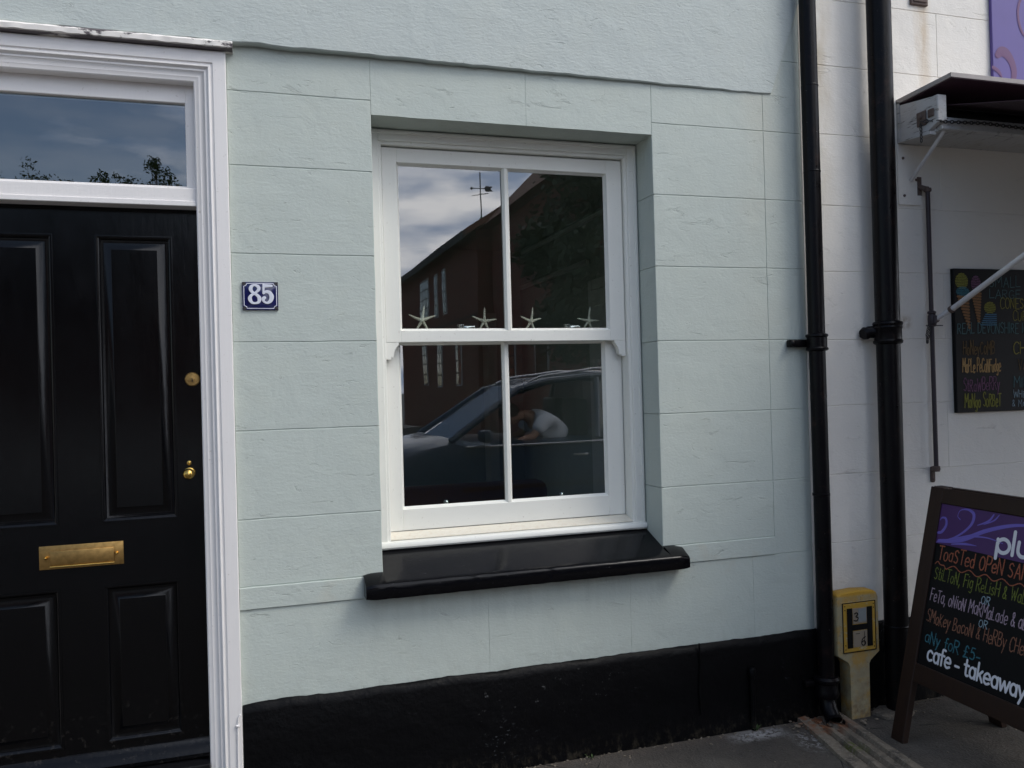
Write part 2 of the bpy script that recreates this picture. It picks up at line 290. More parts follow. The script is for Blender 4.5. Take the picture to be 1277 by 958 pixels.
# ------------------------------------------------------------------ helpers: meshes
def tagit(o, label=None, cat=None, group=None, kind=None):
    if label: o['label'] = label
    if cat: o['category'] = cat
    if group: o['group'] = group
    if kind: o['kind'] = kind
    return o
def thing(name, loc, label, cat, group=None):
    o = bpy.data.objects.new(name, None); COL.objects.link(o); o.location = loc; o.empty_display_size = .1
    return tagit(o, label, cat, group)
def shade(me, ang=35):
    me.polygons.foreach_set('use_smooth', [True] * len(me.polygons))
    try: me.set_sharp_from_angle(angle=R(ang))
    except Exception: pass
class G:
    def __init__(s): s.v = []; s.f = []; s.mi = []; s.k = 0
    def add(s, vs, fs):
        o = len(s.v); s.v += [tuple(v) for v in vs]; s.f += [tuple(i + o for i in f) for f in fs]; s.mi += [s.k] * len(fs); return s
    def box(s, x0, x1, y0, y1, z0, z1, bev=0, seg=1):
        if bev <= 0:
            vs = [(x, y, z) for x in (x0, x1) for y in (y0, y1) for z in (z0, z1)]
            return s.add(vs, [(0, 1, 3, 2), (4, 6, 7, 5), (0, 4, 5, 1), (2, 3, 7, 6), (0, 2, 6, 4), (1, 5, 7, 3)])
        b = bmesh.new(); bmesh.ops.create_cube(b, size=1)
        for v in b.verts: v.co = Vector(((x0 + x1) / 2 + v.co.x * (x1 - x0), (y0 + y1) / 2 + v.co.y * (y1 - y0), (z0 + z1) / 2 + v.co.z * (z1 - z0)))
        bmesh.ops.bevel(b, geom=b.edges[:], offset=bev, segments=seg, profile=.5, affect='EDGES')
        return s.bm(b)
    def bm(s, b, mat=None):
        b.verts.index_update(); vs = [(mat @ v.co if mat else v.co.copy()) for v in b.verts]; fs = [tuple(v.index for v in f.verts) for f in b.faces]
        s.add(vs, fs); b.free(); return s
    def prism(s, poly, axis, a, b_):
        # poly of 2-tuples in the two other axes (ordered x,y,z minus axis), extruded along axis from a to b_
        n = len(poly)
        def mk(p, t):
            q = list(p); q.insert(axis, t); return tuple(q)
        vs = [mk(p, a) for p in poly] + [mk(p, b_) for p in poly]
        fs = [tuple(range(n)), tuple(range(2 * n - 1, n - 1, -1))] + [(i, i + n, (i + 1) % n + n, (i + 1) % n) for i in range(n)]
        return s.add(vs, fs)
    def tube(s, pts, rad, n=12, caps=True):
        pts = [Vector(p) for p in pts]; m = len(pts); rads = rad if isinstance(rad, (list, tuple)) else [rad] * m
        up = Vector((0, 0, 1)); rings = []; prev = None
        for i, p in enumerate(pts):
            d = (pts[min(i + 1, m - 1)] - pts[max(i - 1, 0)]).normalized()
            if prev is None:
                a = d.orthogonal().normalized()
            else:
                a = (prev - d * prev.dot(d)).normalized()
            prev = a; b = d.cross(a)
            rings.append([p + (a * math.cos(2 * math.pi * j / n) + b * math.sin(2 * math.pi * j / n)) * rads[i] for j in range(n)])
        vs = [v for r in rings for v in r]; fs = []
        for i in range(m - 1):
            for j in range(n): fs.append((i * n + j, i * n + (j + 1) % n, (i + 1) * n + (j + 1) % n, (i + 1) * n + j))
        if caps: fs += [tuple(range(n - 1, -1, -1)), tuple((m - 1) * n + j for j in range(n))]
        return s.add(vs, fs)
    def lathe(s, c, prof, axis=2, n=24):
        # prof: (radius, height) along axis, closed with caps
        vs = []; m = len(prof)
        for r, h in prof:
            for j in range(n):
                a = 2 * math.pi * j / n; p = [r * math.cos(a), r * math.sin(a)]; p.insert(axis, h); vs.append((c[0] + p[0], c[1] + p[1], c[2] + p[2]))
        fs = [(i * n + j, i * n + (j + 1) % n, (i + 1) * n + (j + 1) % n, (i + 1) * n + j) for i in range(m - 1) for j in range(n)]
        fs += [tuple(range(n - 1, -1, -1)), tuple((m - 1) * n + j for j in range(n))]
        return s.add(vs, fs)
    def ring(s, x0, x1, z0, z1, t, y0, y1, bev=.002, bottom=True, top=True, tb=None, tt=None):
        tb = tb if tb is not None else t; tt = tt if tt is not None else t
        s.box(x0, x0 + t, y0, y1, z0, z1, bev); s.box(x1 - t, x1, y0, y1, z0, z1, bev)
        e = .0015
        if top: s.box(x0 + t - e, x1 - t + e, y0 + .0004, y1 - .0004, z1 - tt, z1 - .0004, bev)
        if bottom: s.box(x0 + t - e, x1 - t + e, y0 + .0004, y1 - .0004, z0 + .0004, z0 + tb, bev)
        return s
    def obj(s, name, mat, parent=None, smooth=True, loc=None, mats=None):
        me = bpy.data.meshes.new(name); 
        off = Vector(loc) if loc else Vector((0, 0, 0))
        me.from_pydata([tuple(Vector(v) - off) for v in s.v], [], s.f); me.update()
        b = bmesh.new(); b.from_mesh(me); bmesh.ops.recalc_face_normals(b, faces=b.faces[:]); b.to_mesh(me); b.free()
        for mm in (mats or [mat]): me.materials.append(mm)
        if mats: me.polygons.foreach_set('material_index', s.mi)
        if smooth: shade(me)
        o = bpy.data.objects.new(name, me); COL.objects.link(o); o.location = off
        if parent is not None:
            o.parent = parent; o.matrix_parent_inverse = Matrix.Translation(-chain_loc(parent))
        return o
def chain_loc(o):
    return o.matrix_parent_inverse.to_translation() + o.location + chain_loc(o.parent) if o.parent else o.location.copy()

def jit(x, z, s=1):   # slow hand-made waviness
    return (mnoise.noise(Vector((x * 7, z * 7, 3))) + .6 * mnoise.noise(Vector((x * 23, z * 23, 9)))) * .0016 * s
def block(g, x0, x1, z0, z1, y=0.0, back=.02, gap=.0024, ch=.0022, gx=.0012):
    x0 += gx / 2; x1 -= gx / 2; z0 += gap / 2; z1 -= gap / 2
    P = []
    def seg(a, b):
        n = max(1, int((Vector(b) - Vector(a)).length / .05)); return [(a[0] + (b[0] - a[0]) * i / n, a[1] + (b[1] - a[1]) * i / n) for i in range(n)]
    P = seg((x0, z0), (x1, z0)) + seg((x1, z0), (x1, z1)) + seg((x1, z1), (x0, z1)) + seg((x0, z1), (x0, z0))
    Q = [(px + jit(pz, px), pz + jit(px, pz)) for px, pz in P]
    cx, cz = (x0 + x1) / 2, (z0 + z1) / 2; n = len(Q)
    def ins(p, d):
        return (p[0] + (d if p[0] < cx else -d) * (1 if abs(p[0] - x0) < .006 or abs(p[0] - x1) < .006 else 0), p[1] + (d if p[1] < cz else -d) * (1 if abs(p[1] - z0) < .006 or abs(p[1] - z1) < .006 else 0))
    front = [ins(p, ch) for p in Q]; mid = [ins(p, ch * .3) for p in Q]
    vs = [(p[0], y, p[1]) for p in front] + [(p[0], y + ch * .35, p[1]) for p in mid] + [(p[0], y + ch * 1.2, p[1]) for p in Q] + [(p[0], y + back, p[1]) for p in Q]
    fs = [tuple(range(n))]
    for k in range(3): fs += [(k * n + i, k * n + (i + 1) % n, (k + 1) * n + (i + 1) % n, (k + 1) * n + i) for i in range(n)]
    g.add(vs, fs)

# ================================================================== THE GROUND
def sheet(name, x0, x1, y0, y1, z, mat, label=None):
    g = G().add([(x0, y0, z), (x1, y0, z), (x1, y1, z), (x0, y1, z)], [(0, 1, 2, 3)]); o = g.obj(name, mat, smooth=False); o['kind'] = 'structure'; return o
sheet('ground', -400, 400, -400, 400, -.14, M['road'])
g = G().box(-30, 30, -3.86, .05, -.5, 0); o = g.obj('pavement', M['asphalt'], smooth=False); o['kind'] = 'structure'
g = G().box(-60, 60, -30, -10.9, -.4, -.01); o = g.obj('far_pavement', M['asphalt'], smooth=False); o['kind'] = 'structure'
g = G()
for i in range(33): g.box(-30 + i * 1.83, -30 + i * 1.83 + 1.82, -4.0, -3.865, -.4, -.005, .008)
o = g.obj('kerb', M['kerb']); o['kind'] = 'structure'
# patch line of newer tarmac
g = G(); pts = [(.2, -.35), (.95, -.26), (1.1, -.40), (1.35, -.9), (-.2, -1.4)]
g.prism(pts, 2, -.01, .004); o = g.obj('pavement_patch', M['asphalt'], smooth=False); o['kind'] = 'structure'

# ribbed drain channel across the pavement
g = G(); prof = []
def chan(x0, x1, h0, bw):
    return
secs = []
for t in range(41):
    y = .0 - t * .0965; sk = -.20 * min(-y, .6) - .05 * max(0, -y - .6)
    row = []
    xs = [(0, -.005), (.004, .016), (.050, .020), (.060, .004), (.078, .003), (.086, .022), (.108, .023), (.118, .003), (.140, .003), (.150, .022), (.172, .023), (.182, .003), (.204, .004), (.212, .020), (.25, .019), (.256, -.005)]
    for i, (dx, h) in enumerate(xs):
        hh = h + (.004 * mnoise.noise(Vector((dx * 60, y * 9, 5))) if 0 < i < len(xs) - 1 else 0)
        if y > -.13 and 2 < i < 13: hh = .006 + .01 * mnoise.noise(Vector((dx * 30, y * 30, 1)))
        row.append((2.27 + sk * (1 - dx * 1.5) + dx * (.85) + .003 * mnoise.noise(Vector((i * 3, y * 12, 0))), y, hh))
    secs.append(row)
nn = len(secs[0]); vs = [p for r_ in secs for p in r_]
fs = [(i * nn + j, i * nn + j + 1, (i + 1) * nn + j + 1, (i + 1) * nn + j) for i in range(len(secs) - 1) for j in range(nn - 1)]
g.add(vs, fs); o = g.obj('drain_channel', M['drain']); tagit(o, 'ribbed tan concrete drain channel crossing the pavement from the downpipe', 'drain channel')
# loose grit and rubble near the foot of the wall
def pebble(x, y, r, mat, nm, z=0.0):
    b = bmesh.new(); bmesh.ops.create_icosphere(b, subdivisions=1, radius=r)
    for v in b.verts: v.co = Vector((v.co.x * random.uniform(.8, 1.4), v.co.y * random.uniform(.8, 1.3), v.co.z * .55)) + Vector((x, y, z + r * .35))
    return b
g = G()
for i in range(600):
    x = random.uniform(.3, 3.6); y = -.012 - abs(random.gauss(0, .035)) if random.random() < .7 else random.uniform(-1.1, -.03)
    g.bm(pebble(x, y, random.uniform(.0015, .0060), None, ''))
for i in range(90):
    g.bm(pebble(random.gauss(2.38, .1), random.gauss(-.11, .06), random.uniform(.003, .011), None, '', .006))
o = g.obj('grit', M['drain']); o['kind'] = 'stuff'; tagit(o, 'brown grit and crumbs along the foot of the wall', 'grit')

def weed(x, y, n, h, label, seed):
    rr = random.Random(seed); g = G()
    for i in range(n):
        a = rr.uniform(0, 6.28); l_ = h * rr.uniform(.5, 1); b0 = Vector((x + rr.gauss(0, .006), y + rr.gauss(0, .006), 0)); d = Vector((math.cos(a) * .6, math.sin(a) * .6 - .2, 1)).normalized(); sd_ = Vector((-math.sin(a), math.cos(a), 0)) * .0028
        m1 = b0 + d * l_ * .6; t1 = b0 + d * l_ + Vector((math.cos(a), math.sin(a), -.6)) * l_ * .3
        g.add([b0 - sd_, b0 + sd_, m1 + sd_, m1 - sd_, t1], [(0, 1, 2, 3), (3, 2, 4)])
    o = g.obj('weed', M['leaf'], smooth=False, loc=(x, y, 0)); return tagit(o, label, 'weed')
weed(2.045, -.042, 14, .035, 'tiny green weed at the foot of the short stub pipe', 1)
weed(2.30, -.37, 26, .016, 'small mossy green tuft on the ribbed drain channel', 2)
weed(1.28, -.038, 9, .026, 'tiny green weed where the black plinth meets the pavement under the window', 3)
# ================================================================== GREEN HOUSE
house = thing('terraced_house', (1.05, 0, 0), 'pale sage green rendered house front with white sash window and black door', 'house')
g = G()
zl = [.807, 1.050, 1.373, 1.696, 2.019, 2.341, 2.613, 2.775]
block(g, -.055, .466, .724, .807, y=-.007)
for a, b in zip(zl[:-1], zl[1:]): block(g, -.055, .466, a, b, back=.16)
for a, b in ((-.055, .877), (.877, 1.491), (1.491, 2.082), (2.082, 2.390)): block(g, a, b, .37, .724 if a < .8 else .738, gap=.0018, ch=.0005, gx=.0005)
block(g, .877, 1.6, .724, .79)
# below the sill
block(g, .466, .877, .724, .79); 
for a, b in ((.466, 1.09), (1.09, 1.648)): block(g, a, b, 2.558, 2.775, back=.16, gap=.0022, gx=.0005, ch=.0006)
zr = [.817, 1.064, 1.376, 1.685, 2.002, 2.307, 2.61, 2.775]
block(g, 1.648, 2.195, .738, .817, y=-.006)
for a, b in zip(zr[:-1], zr[1:]): block(g, 1.648, 2.195, a, b, back=.16)
zs = [.738, 1.064, 1.376, 1.685, 2.002, 2.307, 2.61, 2.93, 3.24, 3.55, 3.86, 4.17]
for a, b in zip(zs[:-1], zs[1:]): block(g, 2.195, 2.390, a, b, gap=.0022)
# left of the door
for a, b in zip([.39] + zl[:-1], zl): block(g, -2.6, -1.105, a, b)
# body of the wall behind the blocks
g.box(-2.6, -1.10, .0025, .3, 0, 6.5); g.box(-1.10, -.06, .0025, .3, 2.74, 6.5)
g.box(-.06, .455, .0026, .3, 0, 6.5); g.box(.455, 1.66, .0030, .3, 2.568, 6.5); g.box(1.66, 2.392, .0027, .3, 0, 6.5); g.box(.455, 1.66, .0029, .3, 0, .80)
g.obj('wall', M['green'], house, smooth=False)
# thicker render of the storey above, with a ragged lower edge and a slanting end
g = G(); n = 120; bot = []; 
for i in range(n + 1):
    x = -2.6 + (2.238 + 2.6) * i / n
    bot.append((x, 2.775 + .005 * mnoise.noise(Vector((x * 9, 0, 0))) + .004 * mnoise.noise(Vector((x * 40, 1, 0)))))
top = [(2.40 if i == 0 else 2.40 - (2.40 + 2.6) * i / 40, 6.5) for i in range(41)]
n = 120
dx = [(2.238 + (2.398 - 2.238) * i / 10, 2.775 + (3.205 - 2.775) * i / 10) for i in range(1, 11)]
poly = bot + dx + [(2.398, 3.4)] + [(2.398, 6.5), (-2.6, 6.5)]
def yfront(x): 
    t = min(1, max(0, (x - .2) / 2.0)); return -.036 + .029 * t
vs = [(x, yfront(x) - 0.0, z + .004) for x, z in poly] + [(x, yfront(x) + .005, z) for x, z in poly] + [(x, .012, z + .001) for x, z in poly]
nn = len(poly); fs = [tuple(range(nn))] + [(k_ * nn + i, k_ * nn + (i + 1) % nn, (k_ + 1) * nn + (i + 1) % nn, (k_ + 1) * nn + i) for k_ in (0, 1) for i in range(nn)]
g.add(vs, fs); g.obj('upper_render', M['green_up'], house)
# plinth
g = G(); n = 110; pts_t = []
xs0, xs1 = -.052, 2.398
rows = []
for i in range(n + 1):
    x = xs0 + (xs1 - xs0) * i / n; zt = .385 + .006 * mnoise.noise(Vector((x * 5, 0, 0))) + .004 * mnoise.noise(Vector((x * 26, 4, 0)))
    if x < .04: zt -= .003 * (1 - (x - xs0) / .092) ** 2
    yo = .003 * mnoise.noise(Vector((x * 6, 8, 0)))
    rows.append([(x, .004, zt + .004), (x, -.006, zt + .002), (x, -.017 + yo, zt - .010), (x, -.022 + yo, zt - .03), (x, -.022 + yo * 2, .2), (x, -.024 + yo, .05), (x, -.03 + yo, .0), (x, -.03, -.05)])
nn = len(rows[0]); g.add([p for r_ in rows for p in r_], [(i * nn + j, (i + 1) * nn + j, (i + 1) * nn + j + 1, i * nn + j + 1) for i in range(n) for j in range(nn - 1)])
g.box(xs0, xs0 + .004, -.02, .006, -.05, .345); g.box(-2.6, -1.10, -.02, .004, -.05, .385, .004)
g.obj('plinth', M['plinth'], house)
# cable painted over on the plinth
g = G(); g.tube([(1.79, -.03, .40), (1.792, -.03, .3), (1.785, -.029, .2), (1.79, -.031, .1)], .004, 8); g.obj('cable', M['plinth'], house)
g = G(); g.tube([(2.04, -.035, .0), (2.04, -.035, .24)], .011, 10); g.lathe((2.04, -.035, 0), [(.015, .235), (.016, .26), (.012, .268)]); g.obj('stub_pipe', M['plinth'], house)

# --- window sill (black stone)
g = G()
prof = [(.16, .874), (.0, .815), (-.06, .797), (-.078, .790), (-.084, .785), (-.086, .779), (-.086, .738), (-.083, .733), (.16, .725)]
nx = 60; vs = []
for i in range(nx + 1):
    x = .4665 + (1.6475 - .4665) * i / nx
    for j, (y, z) in enumerate(prof):
        a = .0016 if 2 < j < 8 else .0004
        vs.append((x, y + a * mnoise.noise(Vector((x * 22, j, 0))), z + a * mnoise.noise(Vector((x * 22, j, 5)))))
q = len(prof); fs = [(i * q + j, i * q + (j + 1) % q, (i + 1) * q + (j + 1) % q, (i + 1) * q + j) for i in range(nx) for j in range(q)] + [tuple(range(q)), tuple(nx * q + j for j in range(q))]
g.add(vs, fs)
def ear(x0, x1, left):
    pr = [(.004, .818), (-.02, .816), (-.055, .801), (-.078, .790), (-.084, .785), (-.086, .779), (-.086, .738), (-.083, .733), (.004, .731)]
    n_ = 5; vs = []
    for i in range(n_ + 1):
        x = x0 + (x1 - x0) * i / n_; e = (n_ - i) / n_ if left else i / n_; dr = .007 * e ** 4
        for y, z in pr: vs.append((x, y + dr if y < -.05 else y, z - dr if z > .75 else z + dr * .5))
    q = len(pr); fs = [(i * q + j, i * q + (j + 1) % q, (i + 1) * q + (j + 1) % q, (i + 1) * q + j) for i in range(n_) for j in range(q)] + [tuple(range(q)), tuple(n_ * q + j for j in range(q))]
    g.add(vs, fs)
ear(.391, .466, True); ear(1.648, 1.731, False)
g.obj('window_sill', M['sill'], house)

# --- sash window
WX0, WX1 = .466, 1.648
win = G().ring(WX0 + .001, WX1 - .001, .86, 2.556, .046, .150, .30, .003, bottom=False).obj('window_frame', M['white_win'], house)
g = G().ring(WX0 + .044, WX1 - .044, .88, 2.512, .0155, .160, .235, .003, bottom=False)
g.ring(WX0 + .006, WX1 - .006, .88, 2.55, .012, .1445, .152, .002, bottom=False); g.obj('bead', M['white_win'], win)
# white timber sill with a rounded nose
pr = [(.30, .922), (.232, .922), (.160, .902), (.150, .902), (.141, .899), (.136, .891), (.136, .880), (.141, .873), (.152, .871), (.152, .862), (.30, .862)]
G().prism(pr, 0, WX0 + .002, WX1 - .002).obj('timber_sill', M['white_win'], win)
G().prism([(.224, .9275), (.224, .9215), (.166, .9055), (.160, .9045), (.160, .9075)], 0, WX0 + .06, WX1 - .06).obj('sill_slope', M['cream'], win)
SX0, SX1 = WX0 + .062, WX1 - .062
def sash(y, z0, z1, gx0, gx1, gz0, gz1, nm, bz):
    g = G(); d = .034
    g.box(SX0, gx0, y, y + d, z0, z1, .002); g.box(gx1, SX1, y, y + d, z0, z1, .002)
    g.box(gx0 - .001, gx1 + .001, y + .0006, y + d - .0006, gz1, z1 - .0006, .002); g.box(gx0 - .001, gx1 + .001, y + .0006, y + d - .0006, z0 + .0006, gz0, .002)
    # sloped putty rebates
    s_ = .009
    for P_ in ([(gx0 - .001, y + .004), (gx0 - .001, y + .02), (gx0 + s_, y + .02)],): g.prism([(a, b) for a, b in P_], 2, gz0, gz1)
    g.prism([(gx1 + .001, y + .004), (gx1 + .001, y + .02), (gx1 - s_, y + .02)], 2, gz0, gz1)
    g.prism([(y + .004, gz0 - .001), (y + .02, gz0 - .001), (y + .02, gz0 + s_)], 0, gx0, gx1); g.prism([(y + .004, gz1 + .001), (y + .02, gz1 + .001), (y + .02, gz1 - s_)], 0, gx0, gx1)
    o = g.obj(nm, M['white_win'], win)
    xm = (gx0 + gx1) / 2; b = G().prism([(xm - .015, y + .020), (xm - .015, y + .012), (xm - .006, y + .001), (xm + .006, y + .001), (xm + .015, y + .012), (xm + .015, y + .020)], 2, gz0 + .0005, gz1 - .0005)
    b.obj('glazing_bar', M['white_win'], win)
    for a, c in ((gx0 + .0005, xm - .0005), (xm + .0005, gx1 - .0005)):
        G().box(a, c, y + .0215, y + .0265, gz0 + .0005, gz1 - .0005).obj('pane', M['glass'], win, smooth=False)
    return o
sash(.180, 1.700, 2.492, .590, 1.514, 1.748, 2.432, 'upper_sash', 0)
sash(.226, .9285, 1.742, .588, 1.506, 1.017, 1.70, 'lower_sash', 0)
# horns
for sx, sg in ((SX0, 1), (SX1, -1)):
    P_ = [(0, 1.7005), (.053, 1.7005), (.052, 1.690), (.047, 1.685), (.040, 1.676), (.034, 1.662), (.031, 1.646), (.030, 1.640), (.020, 1.640), (.020, 1.632), (0, 1.632)]
    G().prism([(sx + sg * a, b) for a, b in P_], 1, .1815, .2125).obj('sash_horn', M['white_win'], win)
# fasteners on the meeting rail, lifts on the lower rail
for x in (.862, 1.345):
    g = G().lathe((x, .262, 1.742), [(.016, 0), (.016, .006), (.012, .022), (.015, .030), (.015, .036), (.006, .038)], n=18); g.box(x + .010, x + .060, .254, .270, 1.757, 1.772, .003, 2); g.obj('sash_fastener', M['chrome'], win)
for x in (.78, 1.30):
    G().lathe((x, .272, 1.022), [(.010, 0), (.012, .008), (.006, .016)], n=16).obj('sash_lift', M['chrome'], win)

# --- front door with its frame
DX0, DX1 = -1.105, -.055
zt = 2.742
prof = [(0, .004), (0, -.022), (.003, -.026), (.044, -.026), (.048, -.021), (.053, -.021), (.056, -.025), (.060, -.026), (.063, -.020), (.068, -.015), (.074, -.016), (.078, -.011), (.088, -.007), (.094, -.008), (.100, -.005), (.108, -.004), (.112, .0), (.112, .11)]
vs = []; q = len(prof)
for (x, z, kx, kz) in ((DX1, 0, -1, 0), (DX1, zt, -1, -1), (DX0, zt, 1, -1), (DX0, 0, 1, 0)):
    for u_, y_ in prof: vs.append((x + kx * u_, y_, z + kz * u_))
fs = [(i * q + j, i * q + j + 1, (i + 1) * q + j + 1, (i + 1) * q + j) for i in range(3) for j in range(q - 1)]
arch = G().add(vs, fs).obj('door_frame', M['white_door'], house)
ix0, ix1 = DX0 + .112, DX1 - .112
# transom light
g = G().ring(ix0 - .001, ix1 + .001, 2.252, 2.632, .034, .040, .09, .002, tb=.012, tt=.066); g.box(ix0 - .001, ix1 + .001, .012, .075, 2.186, 2.2525, .003); g.box(ix0 - .0005, ix1 + .0005, .006, .014, 2.186, 2.205, .002)
g.prism([(.03, 2.2525), (.055, 2.2525), (.055, 2.266)], 0, ix0, ix1)
g.box(ix0, ix1, .09, .30, 2.17, 2.235)
g.obj('transom_frame', M['white_door'], arch)
G().box(ix0 + .032, ix1 - .032, .058, .062, 2.26, 2.568).obj('transom_pane', M['glass_tr'], arch, smooth=False)
# hood strip above, flaking
g = G(); n = 90; rows = []
for i in range(n + 1):
    x = -1.14 + (1.14 - .03) * i / n; a = lambda s_, k_: s_ * mnoise.noise(Vector((x * 30, k_, 0)))
    rows.append([(x, .01, 2.778 + a(.001, 1)), (x, -.045 + a(.003, 2), 2.773 + a(.002, 3)), (x, -.056 + a(.003, 4), 2.764 + a(.003, 5)), (x, -.055 + a(.004, 6), 2.748 + a(.003, 7)), (x, -.046, 2.743 + a(.002, 8)), (x, .01, 2.7425)])
q = 6; g.add([p for r_ in rows for p in r_], [(i * q + j, i * q + (j + 1) % q, (i + 1) * q + (j + 1) % q, (i + 1) * q + j) for i in range(n) for j in range(q)] + [tuple(range(q)), tuple(n * q + j for j in range(q))])
g.obj('hood_strip', M['flaky'], arch)
# leaf
door = G(); dy = .075; dz0, dz1 = .200, 2.186
xc = (ix0 + ix1) / 2
pan = []
for z0, z1 in ((.285, .842), (1.064, 2.086)):
    for s_ in (-1, 1):
        a, b = (xc + s_ * .068, xc + s_ * .322); pan.append((min(a, b), max(a, b), z0, z1))
# rails and stiles as boxes around panels
pl, pr_ = pan[0], pan[1]
door.box(ix0 + .002, pl[0], dy, dy + .044, dz0, dz1); door.box(pr_[1], ix1 - .002, dy, dy + .044, dz0, dz1); door.box(pl[1], pr_[0], dy, dy + .044, dz0, dz1)
for a, b in ((pl[0], pl[1]), (pr_[0], pr_[1])):
    door.box(a, b, dy, dy + .044, dz0, .285); door.box(a, b, dy, dy + .044, .842, 1.064); door.box(a, b, dy, dy + .044, 2.086, dz1)
dr = door.obj('door', M['door'], house, smooth=False)
for x0, x1, z0, z1 in pan:
    lo = [(0, dy), (.0, dy - .003), (.005, dy - .0035), (.010, dy - .001), (.016, dy + .008), (.022, dy + .010), (.026, dy + .010), (.05, dy + .001), (.052, dy - .001)]
    vs = []
    for d, y in lo: vs += [(x0 + d, y, z0 + d), (x1 - d, y, z0 + d), (x1 - d, y, z1 - d), (x0 + d, y, z1 - d)]
    fs = [(k_ * 4 + i, k_ * 4 + (i + 1) % 4, k_ * 4 + 4 + (i + 1) % 4, k_ * 4 + 4 + i) for k_ in range(len(lo) - 1) for i in range(4)] + [tuple((len(lo) - 1) * 4 + i for i in range(4))]
    G().add(vs, fs).obj('panel', M['door'], dr)
# weatherboard, threshold, step
G().prism([(dy + .001, .262), (dy - .006, .258), (dy - .03, .232), (dy - .04, .218), (dy - .04, .205), (dy + .001, .205)], 0, ix0 + .02, ix1 - .004).obj('weatherboard', M['door'], dr)
G().box(ix0, ix1, -.02, .14, .15, .1985, .006, 2).obj('threshold', M['step'], arch)
G().box(-1.16, -.10, -.13, .3, 0, .149, .01, 2).obj('door_step', M['step'], house)
G().box(ix0 - .01, ix1 + .01, .12, .30, .15, 2.24).obj('door_backing', M['trim'], arch)
# brass furniture
g = G().lathe((-.200, dy, 1.567), [(.026, .0), (.026, -.004), (.023, -.008), (.0, -.009)], axis=1, n=32); g.lathe((-.200, dy - .0085, 1.567), [(.011, 0), (.011, -.003), (0.0, -.004)], axis=1, n=20); lk = g.obj('cylinder_lock', M['brass'], dr)
g = G(); g.k = 0; g.box(-.2015, -.1985, dy - .0135, dy - .0125, 1.558, 1.570); g.obj('keyhole', M['trim'], lk)
g = G().lathe((-.218, dy, 1.225), [(.020, 0), (.020, -.003), (.008, -.006), (.007, -.020), (.013, -.026), (.019, -.034), (.0205, -.044), (.017, -.054), (.009, -.060), (0, -.061)], axis=1, n=28); g.lathe((-.218, dy, 1.262), [(.008, 0), (.008, -.004), (0, -.006)], axis=1, n=16); g.obj('door_knob', M['brass_b'], dr)
lx0, lx1, lz0, lz1 = -.712, -.443, .915, .997
g = G().box(lx0, lx1, dy - .005, dy, lz0, lz1, .002, 2); lp = g.obj('letter_plate', M['brass'], dr)
G().box(lx0 + .034, lx1 - .030, dy - .0115, dy - .004, lz0 + .012, lz1 - .018, .003, 2).obj('letter_flap', M['brass'], lp)
g = G(); g.tube([(lx0 + .034, dy - .013, lz0 + .010), (lx1 - .030, dy - .013, lz0 + .010)], .0022, 8)
for x in (lx0 + .022, lx1 - .022): g.lathe((x, dy - .004, lz0 + .042), [(.006, 0), (.006, -.010), (.003, -.016), (0, -.017)], axis=1, n=14)
g.obj('hinge_pin', M['brass_b'], lp)
# little white cable and clip at foot of the frame
g = G().tube([(-.062, -.028, .36), (-.068, -.029, .35), (-.071, -.030, .31), (-.073, -.029, .15), (-.074, -.029, .01)], .0028, 8); g.box(-.078, -.064, -.036, -.026, .318, .326, .002); g.obj('cable_clip', M['white_door'], arch)

# --- room behind the window
hg = G(); hg.add([(-1.3, .301, .1), (.0, .301, .1), (.0, 3.9, .1), (-1.3, 3.9, .1), (-1.3, .301, 2.85), (.0, .301, 2.85), (.0, 3.9, 2.85), (-1.3, 3.9, 2.85)], [(2, 3, 7, 6), (1, 2, 6, 5), (3, 0, 4, 7), (4, 5, 6, 7), (0, 1, 2, 3)]); hg.obj('hallway', M['trim'], house, smooth=False)
g = G(); y0, y1, x0, x1, z0, z1 = .301, 3.9, .05, 2.32, .2, 2.72
g.add([(x0, y0, z0), (x1, y0, z0), (x1, y1, z0), (x0, y1, z0), (x0, y0, z1), (x1, y0, z1), (x1, y1, z1), (x0, y1, z1)], [(1, 2, 6, 5), (3, 0, 4, 7), (4, 5, 6, 7)])
g.box(1.05, x1, 3.9, 4.0, z0, z1); g.box(x0, 1.05, 3.9, 4.0, 2.35, z1)   # back wall opening added out of view so daylight brightens the room
# outer front lining around the opening
g.box(x0, .45, y0 - .002, y0 + .01, z0, z1); g.box(1.665, x1, y0 - .002, y0 + .01, z0, z1); g.box(.45, 1.665, y0 - .002, y0 + .01, z0, .86); g.box(.45, 1.665, y0 - .002, y0 + .01, 2.56, z1)
rm = g.obj('room', M['room'], house, smooth=False)
G().add([(x0, y0, z0 + .002), (x1, y0, z0 + .002), (x1, y1, z0 + .002), (x0, y1, z0 + .002)], [(0, 1, 2, 3)]).obj('room_floor', M['room_floor'], rm, smooth=False)
g = G(); g.box(2.27, 2.315, 1.35, 2.2, .2, 2.16, .004); g.box(2.29, 2.318, 1.27, 1.345, .2, 2.24, .004); g.box(2.29, 2.318, 2.205, 2.28, .2, 2.24, .004); g.box(2.29, 2.318, 1.346, 2.204, 2.165, 2.24, .004)
for (a, b, c, d) in ((1.45, 1.75, .4, 1.0), (1.80, 2.1, .4, 1.0), (1.45, 1.75, 1.15, 2.05), (1.80, 2.1, 1.15, 2.05)): g.box(2.258, 2.272, a, b, c, d, .006)
g.obj('room_door', M['room_white'], rm)
g = G().box(2.28, 2.315, .32, 1.26, 2.36, 2.40, .008); g.box(2.28, 2.315, 2.29, 3.8, 2.36, 2.40, .008); g.box(2.30, 2.316, .33, 3.8, 2.66, 2.70, .01); g.obj('picture_rail', M['room_white'], rm)
